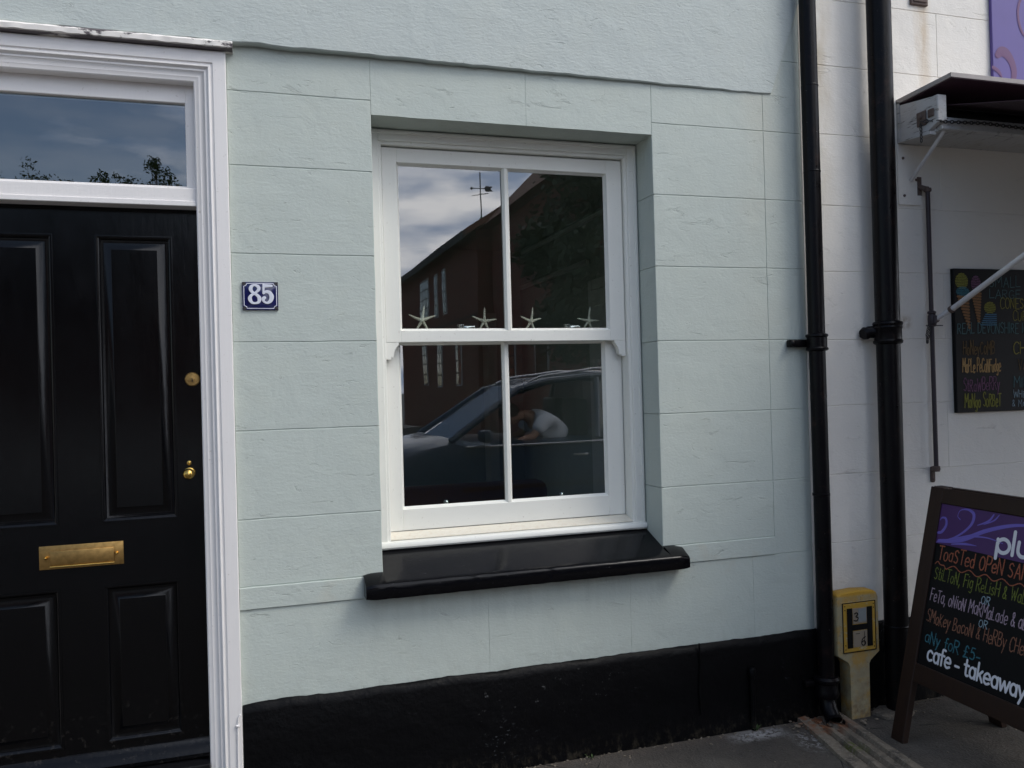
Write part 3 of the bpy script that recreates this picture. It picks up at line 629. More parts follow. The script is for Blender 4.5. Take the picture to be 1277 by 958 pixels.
g = G().box(1.95, 2.03, 3.7, 3.88, .2, 2.15, .004); g.box(1.1, 1.18, 3.7, 3.88, .2, 2.15, .004); g.obj('room_trim', M['room_white'], rm)
sf = thing('sofa', (1.0, 2.1, .2), 'rust coloured sofa in the dim room behind the sash window', 'sofa')
G().box(.9, 1.9, 1.6, 2.2, .25, .62, .05, 3).obj('seat', M['sofa'], sf); G().box(.9, 1.9, 2.1, 2.3, .5, .88, .06, 3).obj('backrest', M['sofa'], sf)

# --- starfish on the meeting rail
def starfish(x, z0, h, rot, label, arms):
    g = G(); cx, cy, cz = x, .272, z0 + h * .52; ry = h * .5
    for i, (a, ln) in enumerate(arms):
        a = R(a + rot); L_ = ry * ln * 1.05; px = Vector((math.cos(a), 0, math.sin(a))); bend = random.uniform(-.08, .08); sd_ = Vector((-px.z, 0, px.x))
        pts = [Vector((cx, cy, cz)) + px * L_ * t + sd_ * bend * L_ * t * t + Vector((0, .0006 * i, 0)) for t in (0, .15, .35, .6, .85, 1.0)]
        g.tube(pts, [h * .085, h * .07, h * .055, h * .046, h * .034, h * .012], 8)
    b = bmesh.new(); bmesh.ops.create_icosphere(b, subdivisions=2, radius=h * .105)
    for v in b.verts: v.co = Vector((v.co.x + cx, v.co.y * .8 + cy, v.co.z + cz))
    g.bm(b); o = g.obj('starfish', M['starfish'], loc=(x, .27, z0)); tagit(o, label, 'starfish', 'starfish standing on the meeting rail'); return o
zr_ = 1.743
starfish(.697, zr_, .104, 0, 'largest cream starfish leaning in the window, at the door end of the row', [(82, 1.15), (22, 1.12), (160, 1.1), (238, 1.05), (304, 1.05)])
starfish(.968, zr_, .096, 0, 'cream starfish between the glazing bar and the left pair of chrome catch parts', [(88, 1.2), (12, 1.1), (158, 1.15), (240, 1.0), (300, 1.0)])
starfish(1.180, zr_, .094, 0, 'cream starfish just right of the central glazing bar, one arm raised and leaning right', [(78, 1.25), (20, 1.0), (155, 1.05), (233, 1.05), (292, 1.0)])
starfish(1.452, zr_, .098, 0, 'cream starfish nearest the drainpipes, standing in the right hand pane', [(86, 1.25), (4, 1.0), (168, 1.1), (232, 1.0), (290, 1.05)])

# ------------------------------------------------------------------ stroke lettering
def catmull(P, closed=False, k=6):
    if len(P) < 3: return P
    out = []; n = len(P); rng = range(n if closed else n - 1)
    for i in rng:
        p0 = P[(i - 1) % n] if closed or i > 0 else P[0]; p1 = P[i % n]; p2 = P[(i + 1) % n]; p3 = P[(i + 2) % n] if closed or i + 2 < n else P[-1]
        for j in range(k):
            t = j / k; out.append(tuple(.5 * ((2 * p1[c]) + (-p0[c] + p2[c]) * t + (2 * p0[c] - 5 * p1[c] + 4 * p2[c] - p3[c]) * t * t + (-p0[c] + 3 * p1[c] - 3 * p2[c] + p3[c]) * t ** 3) for c in range(len(p1))))
    out.append(P[0] if closed else P[-1]); return out
class Frame:
    def __init__(s, o, u, v): s.o = Vector(o); s.u = Vector(u).normalized(); s.v = Vector(v).normalized(); s.n = s.u.cross(s.v).normalized()
    def at(s, a, b, h=0): return s.o + s.u * a + s.v * b + s.n * h
LIFT = [0]
def ribbon(g, F, pts, w, h=.0006, lift=.0008):
    # low tent-shaped stroke lying on the frame's plane; w number or list
    P = [Vector(p[:2]) for p in pts]; n = len(P)
    if n < 2: return
    W = w if isinstance(w, (list, tuple)) else [w] * n
    closed = (P[0] - P[-1]).length < 1e-6
    LIFT[0] = (LIFT[0] + 1) % 9; lift = lift + LIFT[0] * .00004
    vs = []
    for i in range(n):
        a = P[i - 1] if i > 0 else (P[-2] if closed else P[0]); b = P[i + 1] if i < n - 1 else (P[1] if closed else P[-1])
        d = (b - a); d = d.normalized() if d.length > 1e-9 else Vector((1, 0)); q = Vector((-d.y, d.x)) * W[i] / 2
        l, r_ = P[i] + q, P[i] - q
        vs += [F.at(l.x, l.y, lift), F.at(P[i].x, P[i].y, lift + h), F.at(r_.x, r_.y, lift)]
    fs = []
    for i in range(n - 1): fs += [(i * 3, i * 3 + 1, i * 3 + 4, i * 3 + 3), (i * 3 + 1, i * 3 + 2, i * 3 + 5, i * 3 + 4)]
    if not closed:
        for i, sg in ((0, -1), (n - 1, 1)):
            d = (P[1] - P[0]).normalized() if i == 0 else (P[-1] - P[-2]).normalized(); r0 = W[i] / 2; qq = Vector((-d.y, d.x)); base = len(vs)
            arc = [P[i] + (qq * math.cos(t) + d * sg * math.sin(t)) * r0 for t in (math.pi * .17, math.pi * .33, math.pi * .5, math.pi * .67, math.pi * .83)]
            vs += [F.at(p.x, p.y, lift) for p in arc]; ring_ = [i * 3] + [base + k_ for k_ in range(5)] + [i * 3 + 2]
            fs += [(i * 3 + 1, ring_[k_], ring_[k_ + 1]) for k_ in range(6)]
    g.add(vs, fs)
# glyphs: (advance, strokes); '~' smooth, 'o' smooth closed, '-' straight; cap 1.0, x-height .6
def O_(cx, cy, rx, ry): return 'o' + ' '.join('%.2f,%.2f' % (cx + rx * math.cos(t), cy + ry * math.sin(t)) for t in [math.pi / 2 + 2 * math.pi * i / 8 for i in range(8)])
GL = {
 'A': (.62, ['-0,0 .28,1 .56,0', '-.1,.36 .46,.36']), 'B': (.58, ['-0,0 0,1', '~0,1 .36,.96 .42,.76 .3,.56 0,.52', '~0,.52 .4,.48 .5,.26 .36,.04 0,0']),
 'C': (.56, ['~.5,.86 .36,1 .14,.94 0,.62 .04,.2 .22,0 .5,.12']), 'D': (.6, ['-0,0 0,1', '~0,1 .34,.9 .5,.52 .36,.12 0,0']),
 'E': (.5, ['-.44,1 0,1 0,0 .46,0', '-0,.52 .36,.52']), 'F': (.5, ['-.46,1 .02,1 0,0', '-0,.54 .36,.54']), 'G': (.6, ['~.5,.86 .34,1 .12,.92 0,.5 .12,.06 .36,0 .52,.14 .52,.42', '-.3,.42 .54,.42']),
 'H': (.58, ['-0,0 0,1', '-.5,0 .5,1', '-0,.5 .5,.5']), 'I': (.2, ['-.05,0 .05,1']), 'L': (.48, ['-0,1 0,0 .42,.02']), 'M': (.74, ['-0,0 .04,1 .33,.4 .6,1 .66,0']),
 'N': (.6, ['-0,0 0,1 .48,0 .5,1']), 'O': (.62, [O_(.28, .5, .28, .5)]), 'P': (.54, ['-0,0 0,1', '~0,1 .4,.96 .46,.72 .34,.5 0,.46']),
 'R': (.58, ['-0,0 0,1', '~0,1 .38,.96 .44,.74 .32,.54 0,.5', '-.16,.5 .5,0']), 'S': (.54, ['~.46,.86 .28,1 .06,.88 .08,.64 .3,.5 .46,.28 .32,.02 .04,.1']),
 'T': (.56, ['-0,.98 .54,1', '-.26,1 .26,0']), 'U': (.58, ['~0,1 .02,.4 .12,.06 .34,0 .48,.3 .5,1']), 'V': (.54, ['-0,1 .24,0 .48,1']), 'W': (.78, ['-0,1 .16,0 .36,.7 .54,0 .72,1']),
 'K': (.54, ['-0,0 0,1', '-.46,.96 .02,.46 .5,0']), 'Y': (.54, ['-0,1 .24,.5 .5,1', '-.24,.5 .22,0']),
 'a': (.5, ['o.38,.5 .2,.6 .02,.42 .04,.12 .22,.0 .38,.14', '-.4,.6 .4,0']), 'b': (.5, ['-0,1 0,0', 'o0,.4 .18,.6 .38,.5 .42,.24 .22,0 .02,.12']), 'c': (.44, ['~.38,.5 .22,.6 .04,.48 .0,.24 .14,.02 .38,.08']),
 'd': (.5, ['-.4,1 .4,0', 'o.4,.42 .2,.6 .02,.44 .04,.12 .22,0 .38,.14']), 'e': (.48, ['~.02,.3 .4,.34 .34,.56 .18,.6 .02,.42 .04,.1 .2,.0 .4,.08']), 'f': (.36, ['~.36,.94 .24,1 .14,.88 .13,.5 .13,0', '-0,.58 .3,.58']),
 'g': (.5, ['o.4,.44 .2,.6 .02,.44 .04,.14 .22,.02 .38,.16', '~.4,.6 .4,-.1 .3,-.34 .04,-.28']), 'h': (.48, ['-0,0 0,1', '~0,.4 .16,.6 .36,.52 .38,0']), 'i': (.18, ['-.04,0 .04,.6', '-.04,.78 .05,.84']),
 'k': (.46, ['-0,0 0,1', '-.36,.6 .02,.28 .38,0']), 'l': (.2, ['-.04,0 .04,1']), 'm': (.7, ['-0,0 0,.6', '~0,.42 .14,.6 .28,.5 .3,0', '~.3,.42 .44,.6 .58,.5 .6,0']), 'n': (.48, ['-0,0 0,.6', '~0,.42 .16,.6 .36,.52 .38,0']),
 'o': (.5, [O_(.21, .3, .21, .3)]), 'p': (.5, ['-0,.6 0,-.34', 'o0,.4 .18,.6 .38,.5 .42,.24 .22,0 .02,.12']), 'r': (.38, ['-0,0 0,.6', '~0,.38 .14,.56 .34,.58']), 's': (.42, ['~.36,.5 .2,.6 .04,.5 .08,.36 .28,.26 .34,.1 .18,0 .0,.08']),
 't': (.36, ['~.13,.92 .13,.3 .18,.04 .34,.06', '-0,.6 .32,.6']), 'u': (.48, ['~0,.6 .02,.16 .16,0 .36,.12 .38,.5', '-.38,.6 .38,0']), 'v': (.42, ['-0,.6 .18,0 .36,.6']), 'w': (.62, ['-0,.6 .14,0 .28,.5 .42,0 .56,.6']), 'y': (.46, ['-0,.6 .2,.04', '-.4,.6 .08,-.36']),
 '&': (.56, ['~.44,.3 .26,.02 .04,.1 .06,.34 .34,.7 .26,.96 .1,.84 .22,.5 .5,0']), '£': (.6, ['~.46,.86 .3,1 .16,.84 .18,.3 .02,.02 .3,.06 .5,.02', '-0,.5 .38,.5']), '5': (.52, ['-.44,1 .1,1 .06,.58', '~.06,.58 .3,.64 .46,.36 .34,.04 .02,.06']),
 '-': (.5, ['-.04,.34 .42,.36']), ',': (.2, ['-.08,.06 .02,-.2']), ' ': (.3, []), '3': (.52, ['~.04,.9 .26,1 .42,.8 .2,.54 .46,.36 .3,.02 0,.1']), '6': (.5, ['~.4,.96 .14,.76 .02,.36 .1,.04 .34,.02 .44,.28 .26,.5 .04,.34']),
}
def parse(st):
    k_ = st[0]; P = [tuple(float(t) for t in q.split(',')) for q in st[1:].split()]; return catmull(P, k_ == 'o') if k_ in 'o~' else P
def text(g, F, s, a, b, cap, length=None, w=.004, rise=0, rough=.03, track=1, h=.0005):
    tot = sum(GL[c][0] + .1 * track for c in s); sx = (length / tot) if length else cap
    x = a; rnd = random.Random(len(s) * 7 + int(cap * 1e4))
    for c in s:
        adv, st = GL[c]; yy = b + rise * (x - a); js = 1 + rnd.uniform(-rough, rough) * 2; jy = rnd.uniform(-rough, rough) * cap
        for q in st:
            P = [(x + px * sx * js + (py * .04 * cap), yy + jy + py * cap * js) for px, py in parse(q)]
            ww = w * (1 + rnd.uniform(-.15, .15))
            if q[0] == '-':
                for p_, q_ in zip(P[:-1], P[1:]): ribbon(g, F, [p_, q_], ww, h)
            else: ribbon(g, F, P, ww, h)
        x += (adv + .1 * track) * sx
    return g

# --- number plate 85
np_ = thing('house_number_plate', (.044, 0, 1.864), 'dark blue enamel plate with the white number 85 on the green wall', 'house number')
x0, x1, z0, z1 = -.018, .107, 1.813, 1.915
g = G(); n = 8; vs = []
for i in range(n + 1):
    for j in range(n + 1):
        u_, v_ = i / n, j / n; vs.append((x0 + (x1 - x0) * u_, -.007 - .006 * (1 - (2 * u_ - 1) ** 2) * (1 - (2 * v_ - 1) ** 2) ** .5, z0 + (z1 - z0) * v_))
g.add(vs, [(i * (n + 1) + j, (i + 1) * (n + 1) + j, (i + 1) * (n + 1) + j + 1, i * (n + 1) + j + 1) for i in range(n) for j in range(n)])
g.box(x0, x1, -.0075, -.0005, z0, z1); g.obj('plate', M['enamel'], np_)
F = Frame((x0, -.0135, z0), (1, 0, 0), (0, 0, 1)); g = G()
def eight(cx):
    pts = catmull([(cx + .0, .090, .0075), (cx + .013, .084, .012), (cx + .014, .073, .011), (cx + .003, .062, .008), (cx - .012, .052, .010), (cx - .0165, .040, .014), (cx - .010, .027, .010), (cx + .002, .024, .007), (cx + .014, .029, .011), (cx + .0165, .042, .014), (cx + .009, .053, .011), (cx - .006, .063, .010), (cx - .013, .073, .013), (cx - .011, .084, .012)], True, 5)
    ribbon(g, F, [(p[0], p[1]) for p in pts], [p[2] for p in pts], .0004, .0002)
eight(.0425)
ribbon(g, F, [(.077, .0875), (.102, .0875)], [.013, .009], .0004, .0002); ribbon(g, F, [(.0745, .092), (.0735, .060)], .0075, .0004, .0003)
pts = catmull([(.074, .060, .006), (.082, .066, .010), (.095, .063, .013), (.102, .048, .016), (.097, .032, .013), (.085, .0255, .008), (.074, .031, .008), (.073, .041, .012), (.077, .044, .011)], False, 5); ribbon(g, F, [(p[0], p[1]) for p in pts], [p[2] for p in pts], .0004, .0002)
g.obj('number', M['enamel_w'], np_)
F2 = Frame((x0, -.0086, z0), (1, 0, 0), (0, 0, 1)); g = G(); q = .010; a, b, A_, B_ = .0055, .0055, .125 - .0055, .102 - .0055
bd = []
for (cx, cy, s0, s1) in ((a, b, 90, 0), (A_, b, 180, 90), (A_, B_, 270, 180), (a, B_, 360, 270)):
    bd += [(cx + q * math.cos(R(s0 + (s1 - s0) * t / 5)), cy + q * math.sin(R(s0 + (s1 - s0) * t / 5))) for t in range(6)]
bd.append(bd[0]); ribbon(g, F2, bd, .0025, .0002, .0002); g.obj('border_line', M['enamel_w'], np_)
g = G()
for x in (x0 + .0065, x1 - .0065):
    for z in (z0 + .0065, z1 - .0065): G().box(x - .0058, x + .0058, -.0088, -.007, z - .0058, z + .0058, .001).obj('corner_screw', M['enamel_rust'], np_)

# ================================================================== DOWNPIPES
p1 = thing('downpipe', (2.40, -.06, 0), 'slim black cast iron downpipe between the green wall and the white wall', 'downpipe')
cx, cy, r = 2.400, -.060, .0365
g = G().tube([(cx - .003, cy, 5.2), (cx, cy, 1.7)], r, 24); g.tube([(cx, cy, 1.66), (cx + .002, cy, .9), (cx, cy, .14)], r * .97, 24)
g.lathe((cx, cy, 0), [(r, 2.80), (r + .0012, 2.802), (r + .0012, 2.806), (r, 2.808)]); g.lathe((cx, cy, 0), [(r, 2.42), (r + .001, 2.422), (r + .001, 2.426), (r, 2.428)])
g.lathe((cx, cy, 0), [(r - .002, .99), (r + .0012, .992), (r + .0012, 1.002), (r - .002, 1.004)]); g.obj('pipe', M['pipe'], p1)
g = G().lathe((cx, cy, 0), [(r + .001, 1.63), (r + .011, 1.634), (r + .012, 1.642), (r + .007, 1.648), (r + .007, 1.690), (r + .012, 1.696), (r + .011, 1.704), (r + .002, 1.708)], n=28)
g.box(cx - .118, cx - .02, -.034, -.002, 1.650, 1.684, .006, 2); g.lathe((cx - .105, -.036, 1.667), [(.014, .002), (.014, -.004), (.008, -.008), (0, -.009)], axis=1, n=14); g.obj('bracket', M['pipe'], p1)
g = G().lathe((cx, cy, 0), [(r, .10), (r + .012, .105), (r + .016, .12), (r + .012, .135), (r + .010, .165), (r + .018, .172), (r + .020, .186), (r + .012, .196), (r + .002, .198)], n=28)
g.tube([(cx, cy, .16), (cx, cy, .09), (cx - .004, cy - .02, .05), (cx - .012, cy - .06, .02)], [r, r, r * .97, r * .95], 20, caps=False); g.tube([(cx - .012, cy - .06, .02), (cx - .016, cy - .075, .012)], [r * 1.05, r * 1.12], 20, caps=False)
g.box(cx - .10, cx - .01, -.05, -.022, .15, .178, .006, 2); g.obj('shoe', M['pipe'], p1)
p2 = thing('soil_pipe', (2.762, -.085, 0), 'fat black soil pipe fixed to the white wall beside the shop', 'soil pipe')
cx, cy, r = 2.762, -.085, .053
g = G().tube([(cx - .003, cy, 5.2), (cx, cy, 2.9), (cx, cy, 1.72)], r, 28); g.tube([(cx, cy, 1.69), (cx, cy, 0)], r * .97, 28); g.lathe((cx, cy, 0), [(r + .0, .38), (r + .002, .383), (r + .002, .387), (r, .39)]); g.obj('pipe', M['pipe'], p2)
g = G().lathe((cx, cy, 0), [(r, 1.655), (r + .009, 1.66), (r + .011, 1.669), (r + .006, 1.676), (r + .006, 1.722), (r + .010, 1.730), (r + .008, 1.738), (r + .012, 1.747), (r + .009, 1.756), (r, 1.76)], n=30)
g.tube([(cx - .02, cy + .02, 1.715), (cx - .07, cy + .045, 1.713), (cx - .082, cy + .05, 1.708)], [.03, .027, .026], 16); g.tube([(cx - .080, cy + .05, 1.709), (cx - .094, cy + .05, 1.704)], [.030, .024], 14); g.box(cx - .09, cx - .05, -.03, -.001, 1.69, 1.725, .006); g.obj('bracket', M['pipe'], p2)

# ================================================================== WHITE SHOP WALL
shop = thing('shop_building', (4, 0, 0), 'white rendered shop wall to the right of the green house', 'shop')
g = G(); zj = [.39, .762, 1.071, 1.383, 1.682, 1.993, 2.294, 2.618, 2.932, 3.235, 3.55, 3.86, 4.17, 4.48]
xjs = [[2.392, 3.17, 4.6], [2.392, 2.77, 3.9, 6.0]]
for i, (a, b) in enumerate(zip(zj[:-1], zj[1:])):
    xs = xjs[i % 2]
    for c, d in zip(xs[:-1], xs[1:]): block(g, c, d, a, b, gap=.0022, ch=.0022)
g.box(2.3925, 7.5, .003, .3, 0, 6.5); g.obj('wall', M['white_wall'], shop, smooth=False)
g = G(); rows = []
for i in range(41):
    x = 2.402 + i * .1; zt_ = .385 + .005 * mnoise.noise(Vector((x * 8, 2, 0))); rows.append([(x, .004, zt_), (x, -.014, zt_ - .006), (x, -.018, zt_ - .03), (x, -.022, .0), (x, -.022, -.05)])
g.add([p for r_ in rows for p in r_], [(i * 5 + j, (i + 1) * 5 + j, (i + 1) * 5 + j + 1, i * 5 + j + 1) for i in range(40) for j in range(4)]); g.obj('plinth', M['plinth'], shop)
av = G().box(3.016, 3.116, -.012, .002, 3.262, 3.42, .003)
av = av.obj('air_vent', M['rust'], shop)
g = G()
for i in range(5): g.box(3.028, 3.104, -.017, -.011, 3.275 + i * .028, 3.289 + i * .028, .002)
g.obj('grille_bar', M['rust'], av)

# banner over the shop
bn = thing('shop_banner', (4.4, -.02, 3.3), 'violet banner with plum swirls high on the white shop wall', 'sign')
G().box(3.492, 5.6, -.018, -.0015, 2.9, 3.75, .002).obj('panel', M['banner'], bn)
F = Frame((3.492, -.0185, 2.9), (1, 0, 0), (0, 0, 1)); g = G()
def sw(g, F, P, k_=7, h=.0004):
    Q = catmull(P, False, k_); ribbon(g, F, [(a, b) for a, b, c in Q], [c for a, b, c in Q], h)
sw(g, F, [(.03, .165, .035), (.055, .183, .05), (.085, .175, .05), (.115, .14, .04), (.13, .09, .035), (.12, .03, .03)])
sw(g, F, [(.0, .10, .02), (.03, .085, .02), (.05, .06, .01)]); sw(g, F, [(.26, .25, .012), (.19, .29, .014), (.165, .38, .014), (.19, .46, .014), (.26, .50, .01)])
sw(g, F, [(.3, .1, .01), (.5, .3, .05), (.8, .4, .04), (1.1, .3, .02), (1.2, .15, .01)]); g.obj('swirl', M['banner_sw'], bn)

# awning and its box
aw = thing('shop_awning', (4.4, -.2, 2.6), 'dark plum shop awning rolled out from a weathered white box above the menu board', 'awning')
X0 = 2.925; X1 = 6.6
g = G().prism([(0, 2.803), (-.325, 2.816), (-.325, 2.797), (0, 2.782)], 0, X0 - .004, X1); sh = g.obj('cover_board', M['sheet'], aw)
G().prism([(-.004, 2.7815), (-.322, 2.7965), (-.322, 2.793), (-.004, 2.777)], 0, X0 + .004, X1 - .01).obj('underside', M['under'], sh)
g = G().prism([(-.001, 2.600), (-.001, 2.775), (-.240, 2.745), (-.240, 2.628), (-.205, 2.612), (-.173, 2.598)], 0, X0, X0 + .022); g.box(X0 - .004, X0 + .001, -.018, -.001, 2.60, 2.79); g.box(X0 + .0005, X0 + .05, -.2435, -.215, 2.626, 2.750, .003); g.prism([(-.2, 2.60), (-.02, 2.612), (-.02, 2.600), (-.2, 2.585)], 0, X0 - .006, X0 + .03); g.obj('end_board', M['oldwood'], aw)
G().box(X0 + .03, X1, -.235, -.20, 2.600, 2.655, .004).obj('lower_beam', M['oldwood'], aw)
G().box(X0 + .023, X1, -.205, -.002, 2.597, 2.612, .002).obj('soffit_board', M['oldwood'], aw)
G().box(X0 + .024, X1, -.03, -.003, 2.613, 2.776).obj('back_board', M['trim'], aw)
g = G().tube([(X0 + .06, -.12, 2.70), (X1, -.12, 2.70)], .035, 20); g.obj('roller', M['trim'], aw)
# fabric
g = G(); n = 24; vs = []
for i in range(n + 1):
    t = i / n; y = -.14 - 1.7 * t; z = 2.735 - .42 * t - .02 * math.sin(math.pi * t); vs += [(3.0, y, z), (X1 - .1, y, z), (X1 - .1, y, z + .004), (3.0, y, z + .004)]
g.add(vs, [(i * 4 + j, i * 4 + (j + 1) % 4, (i + 1) * 4 + (j + 1) % 4, (i + 1) * 4 + j) for i in range(n) for j in range(4)] + [(0, 1, 2, 3), (n * 4, n * 4 + 1, n * 4 + 2, n * 4 + 3)])
g.box(3.0, X1 - .1, -1.852, -1.844, 2.08, 2.32); g.obj('fabric', M['fabric'], aw)
G().tube([(2.98, -1.84, 2.30), (X1 - .08, -1.84, 2.30)], .016, 14).obj('front_bar', M['arm'], aw)
g = G().tube([(3.085, -.075, 1.790), (3.095, -.12, 1.812), (3.12, -1.13, 2.32), (3.13, -1.82, 2.30)], [.0125, .0125, .0125, .0125], 16); g.tube([(3.067, -.040, 1.765), (3.083, -.085, 1.792)], .011, 12); ar = g.obj('folding_arm', M['arm'], aw)
g = G().lathe((0, 0, 0), [(.0155, -.008), (.017, -.004), (.017, .004), (.0155, .008)], n=16)
d = Vector((.025, -1.21, .608)).normalized(); mt = Matrix.Translation(Vector((3.094, -.118, 1.811))) @ d.to_track_quat('Z', 'Y').to_matrix().to_4x4(); g.v = [tuple(mt @ Vector(v)) for v in g.v]
g.obj('clamp', M['rust'], ar); g = G()
g2 = G().lathe((0, 0, 0), [(.014, -.006), (.016, 0), (.014, .006)], n=14); mt = Matrix.Translation(Vector((3.070, -.052, 1.771))) @ d.to_track_quat('Z', 'Y').to_matrix().to_4x4(); g.add([tuple(mt @ Vector(v)) for v in g2.v], g2.f); g.obj('clamp', M['rust'], ar)
# vertical rail the arm slides on
rl = G().tube([(3.058, -.034, 2.385), (3.062, -.034, 1.07)], .0105, 14).obj('slide_rail', M['rodmat'], aw)
g = G().box(3.02, 3.052, -.008, -.001, 2.355, 2.45, .004); g.tube([(3.036, -.006, 2.40), (3.046, -.034, 2.385), (3.058, -.034, 2.385)], .012, 10); g.lathe((3.058, -.034, 2.372), [(.016, 0), (.018, .006), (.016, .016)], n=14); g.lathe((3.036, -.009, 2.43), [(.007, 0), (.005, -.004), (0, -.005)], axis=1, n=10)
g.obj('rail_bracket', M['rust'], rl); g = G()
g.box(3.055, 3.078, -.010, -.001, 1.005, 1.08, .008, 2); g.lathe((3.062, -.034, 1.062), [(.015, 0), (.018, .008), (.016, .022)], n=14); g.box(3.05, 3.075, -.044, -.006, 1.058, 1.068, .002); g.lathe((3.067, -.0105, 1.022), [(.006, 0), (.004, -.003), (0, -.004)], axis=1, n=10); g.obj('rail_bracket', M['rust'], rl)
g = G().lathe((3.060, -.036, 1.738), [(.014, 0), (.019, .008), (.019, .05), (.015, .058), (.019, .062), (.019, .070), (.012, .074)], n=18); g.box(3.052, 3.068, -.062, -.03, 1.75, 1.79, .004); g.tube([(3.012, -.05, 1.742), (3.108, -.05, 1.742)], .0025, 8); g.obj('slide_collar', M['rodmat'], rl)
def chain(g, pts, lr=.009, wr=.0022, flip=0):
    P = [Vector(p) for p in pts]; tot = sum((b - a).length for a, b in zip(P[:-1], P[1:])); n = max(2, int(tot / (lr * 1.65))); k_ = 0
    for i in range(n):
        s_ = (i + .5) / n * tot
        for a, b in zip(P[:-1], P[1:]):
            L_ = (b - a).length
            if s_ <= L_: break
            s_ -= L_
        c = a + (b - a).normalized() * min(s_, L_); d = (b - a).normalized(); o1 = d.orthogonal().normalized(); o2 = d.cross(o1)
        q = (o1 + o2 * (1 if i % 2 else -1)).normalized()
        g.tube([c + d * math.cos(t) * lr + q * math.sin(t) * lr * .6 for t in [2 * math.pi * j / 10 for j in range(11)]], wr, 5, caps=False)
g = G(); chain(g, [(3.022, -.052, 1.742), (3.018, -.045, 1.70), (3.024, -.04, 1.66)], .007, .002); chain(g, [(3.034, -.052, 1.742), (3.032, -.045, 1.70), (3.026, -.04, 1.66)], .007, .002); g.obj('rail_chain', M['dark_iron'], rl)
# chain hanging along the beam
g = G(); chain(g, [(X0 - .012, -.15, 2.655), (X0 + .01, -.25, 2.632)], .011, .0028)
pp = [(X0 + .01 + .25 * i, -.246, 2.632 + (.004 if i % 2 else -.004)) for i in range(12)]; chain(g, pp, .011, .0028); chain(g, [(X0 - .012, -.155, 2.645), (X0 - .010, -.155, 2.56)], .009, .0022); g.obj('chain', M['dark_iron'], aw)
g = G().box(X0 - .008, X0 + .0, -.180, -.125, 2.635, 2.700, .003); g.lathe((X0 - .008, -.15, 2.675), [(.012, 0), (.010, -.006), (0, -.008)], axis=0, n=12); g.box(X0 - .008, X0, -.225, -.19, 2.66, 2.695, .003); g.obj('chain_hook', M['rust'], aw)
g = G().box(2.915, 3.048, -.0075, -.0005, 2.312, 2.594, .001); mp_ = g.obj('mounting_plate', M['white_wall'], aw)
for x, z in ((2.945, 2.53), (2.948, 2.355), (3.018, 2.432)): G().lathe((x, -.008, z), [(.007, 0), (.006, -.004), (.0, -.006)], axis=1, n=10).obj('bolt', M['rust'], mp_)
G().tube([(2.985, -.010, 2.425), (2.985, -.215, 2.60)], .0085, 8).obj('brace', M['arm'], aw)

# menu board on the wall
mb = thing('menu_board', (3.6, -.02, 1.67), 'black chalk menu board of ice cream flavours on the white wall', 'menu board')
G().box(3.206, 4.05, -.024, -.002, 1.328, 2.016, .003).obj('board', M['blackboard'], mb)
F = Frame((0, -.0245, 0), (1, 0, 0), (0, 0, 1))
def line(col, s, a, b, cap, length, w=.004, rise=0, track=1, parent=None, name='writing', Fr=None, rough=.05):
    g = G(); text(g, Fr or F, s, a, b, cap, length, w, rise, rough, track); return g.obj(name, CH[col], parent or mb, smooth=False)
line('teal', 'REAL DEVONSHIRE ICE CREAM', 3.22, 1.705, .05, .62, .0035)
line('dim', 'HoNeyCoMB', 3.25, 1.605, .062, .195, .005); line('amber', 'MaPLe PeCaNFudge', 3.243, 1.520, .062, .235, .0055)
line('mauve', 'StRaWBeRRy', 3.245, 1.430, .060, .225, .005); line('yellow', 'MaNgo SoRBeT', 3.25, 1.352, .062, .225, .0055)
line('gold', 'CONES &', 3.485, 1.825, .050, .20, .004); line('gold', 'CUPS', 3.562, 1.765, .045, .12, .004)
line('teal', 'SMALL', 3.42, 1.930, .05, .2, .003); line('teal', 'LARGE', 3.42, 1.875, .04, .2, .003)
line('gold', 'CHoC', 3.56, 1.605, .055, .16, .005); line('dim', 'VANILLA', 3.585, 1.525, .05, .2, .004); line('teal', 'MINT', 3.555, 1.44, .05, .14, .004)
line('grey', 'WHiTe', 3.55, 1.390, .035, .12, .0035); line('grey', '& MaPLe', 3.54, 1.348, .035, .16, .0035)
# chalk drawing: two cones and a sunset
g = G()
def blob(g, F, cx, cy, rx, ry, nn=10, seed=1, w=.006):
    rr = random.Random(seed)
    for i in range(nn):
        t = -1 + 2 * (i + .5) / nn; hw = rx * math.sqrt(max(0, 1 - t * t)); ribbon(g, F, [(cx - hw, cy + t * ry + rr.uniform(-.001, .001)), (cx, cy + t * ry + .003), (cx + hw, cy + t * ry)], w, .0004)
blob(g, F, 3.252, 1.955, .036, .038, 10, 1); g.obj('drawing', CH['yellow'], mb, smooth=False)
g = G(); blob(g, F, 3.257, 1.905, .038, .022, 6, 2); g.obj('drawing', CH['blue'], mb, smooth=False)
g = G(); blob(g, F, 3.338, 1.945, .028, .036, 9, 3, .005); g.obj('drawing', CH['mauve'], mb, smooth=False)
g = G()
for (xa, xb, xt, zt_, zb) in ((3.226, 3.288, 3.286, 1.882, 1.735), (3.312, 3.364, 3.345, 1.90, 1.765)):
    for i in range(11):
        t = i / 10; l_, r_ = xa + (xt - xa) * t, xb + (xt + .006 - xb) * t; ribbon(g, F, [(l_, zt_ + (zb - zt_) * t), (r_ + .002, zt_ + (zb - zt_) * t - .004)], .011, .0004)
g.obj('drawing', CH['cone'], mb, smooth=False)
g = G(); blob(g, F, 3.42, 1.828, .034, .028, 7, 5, .006); g.obj('drawing', CH['yellow'], mb, smooth=False)
g = G()
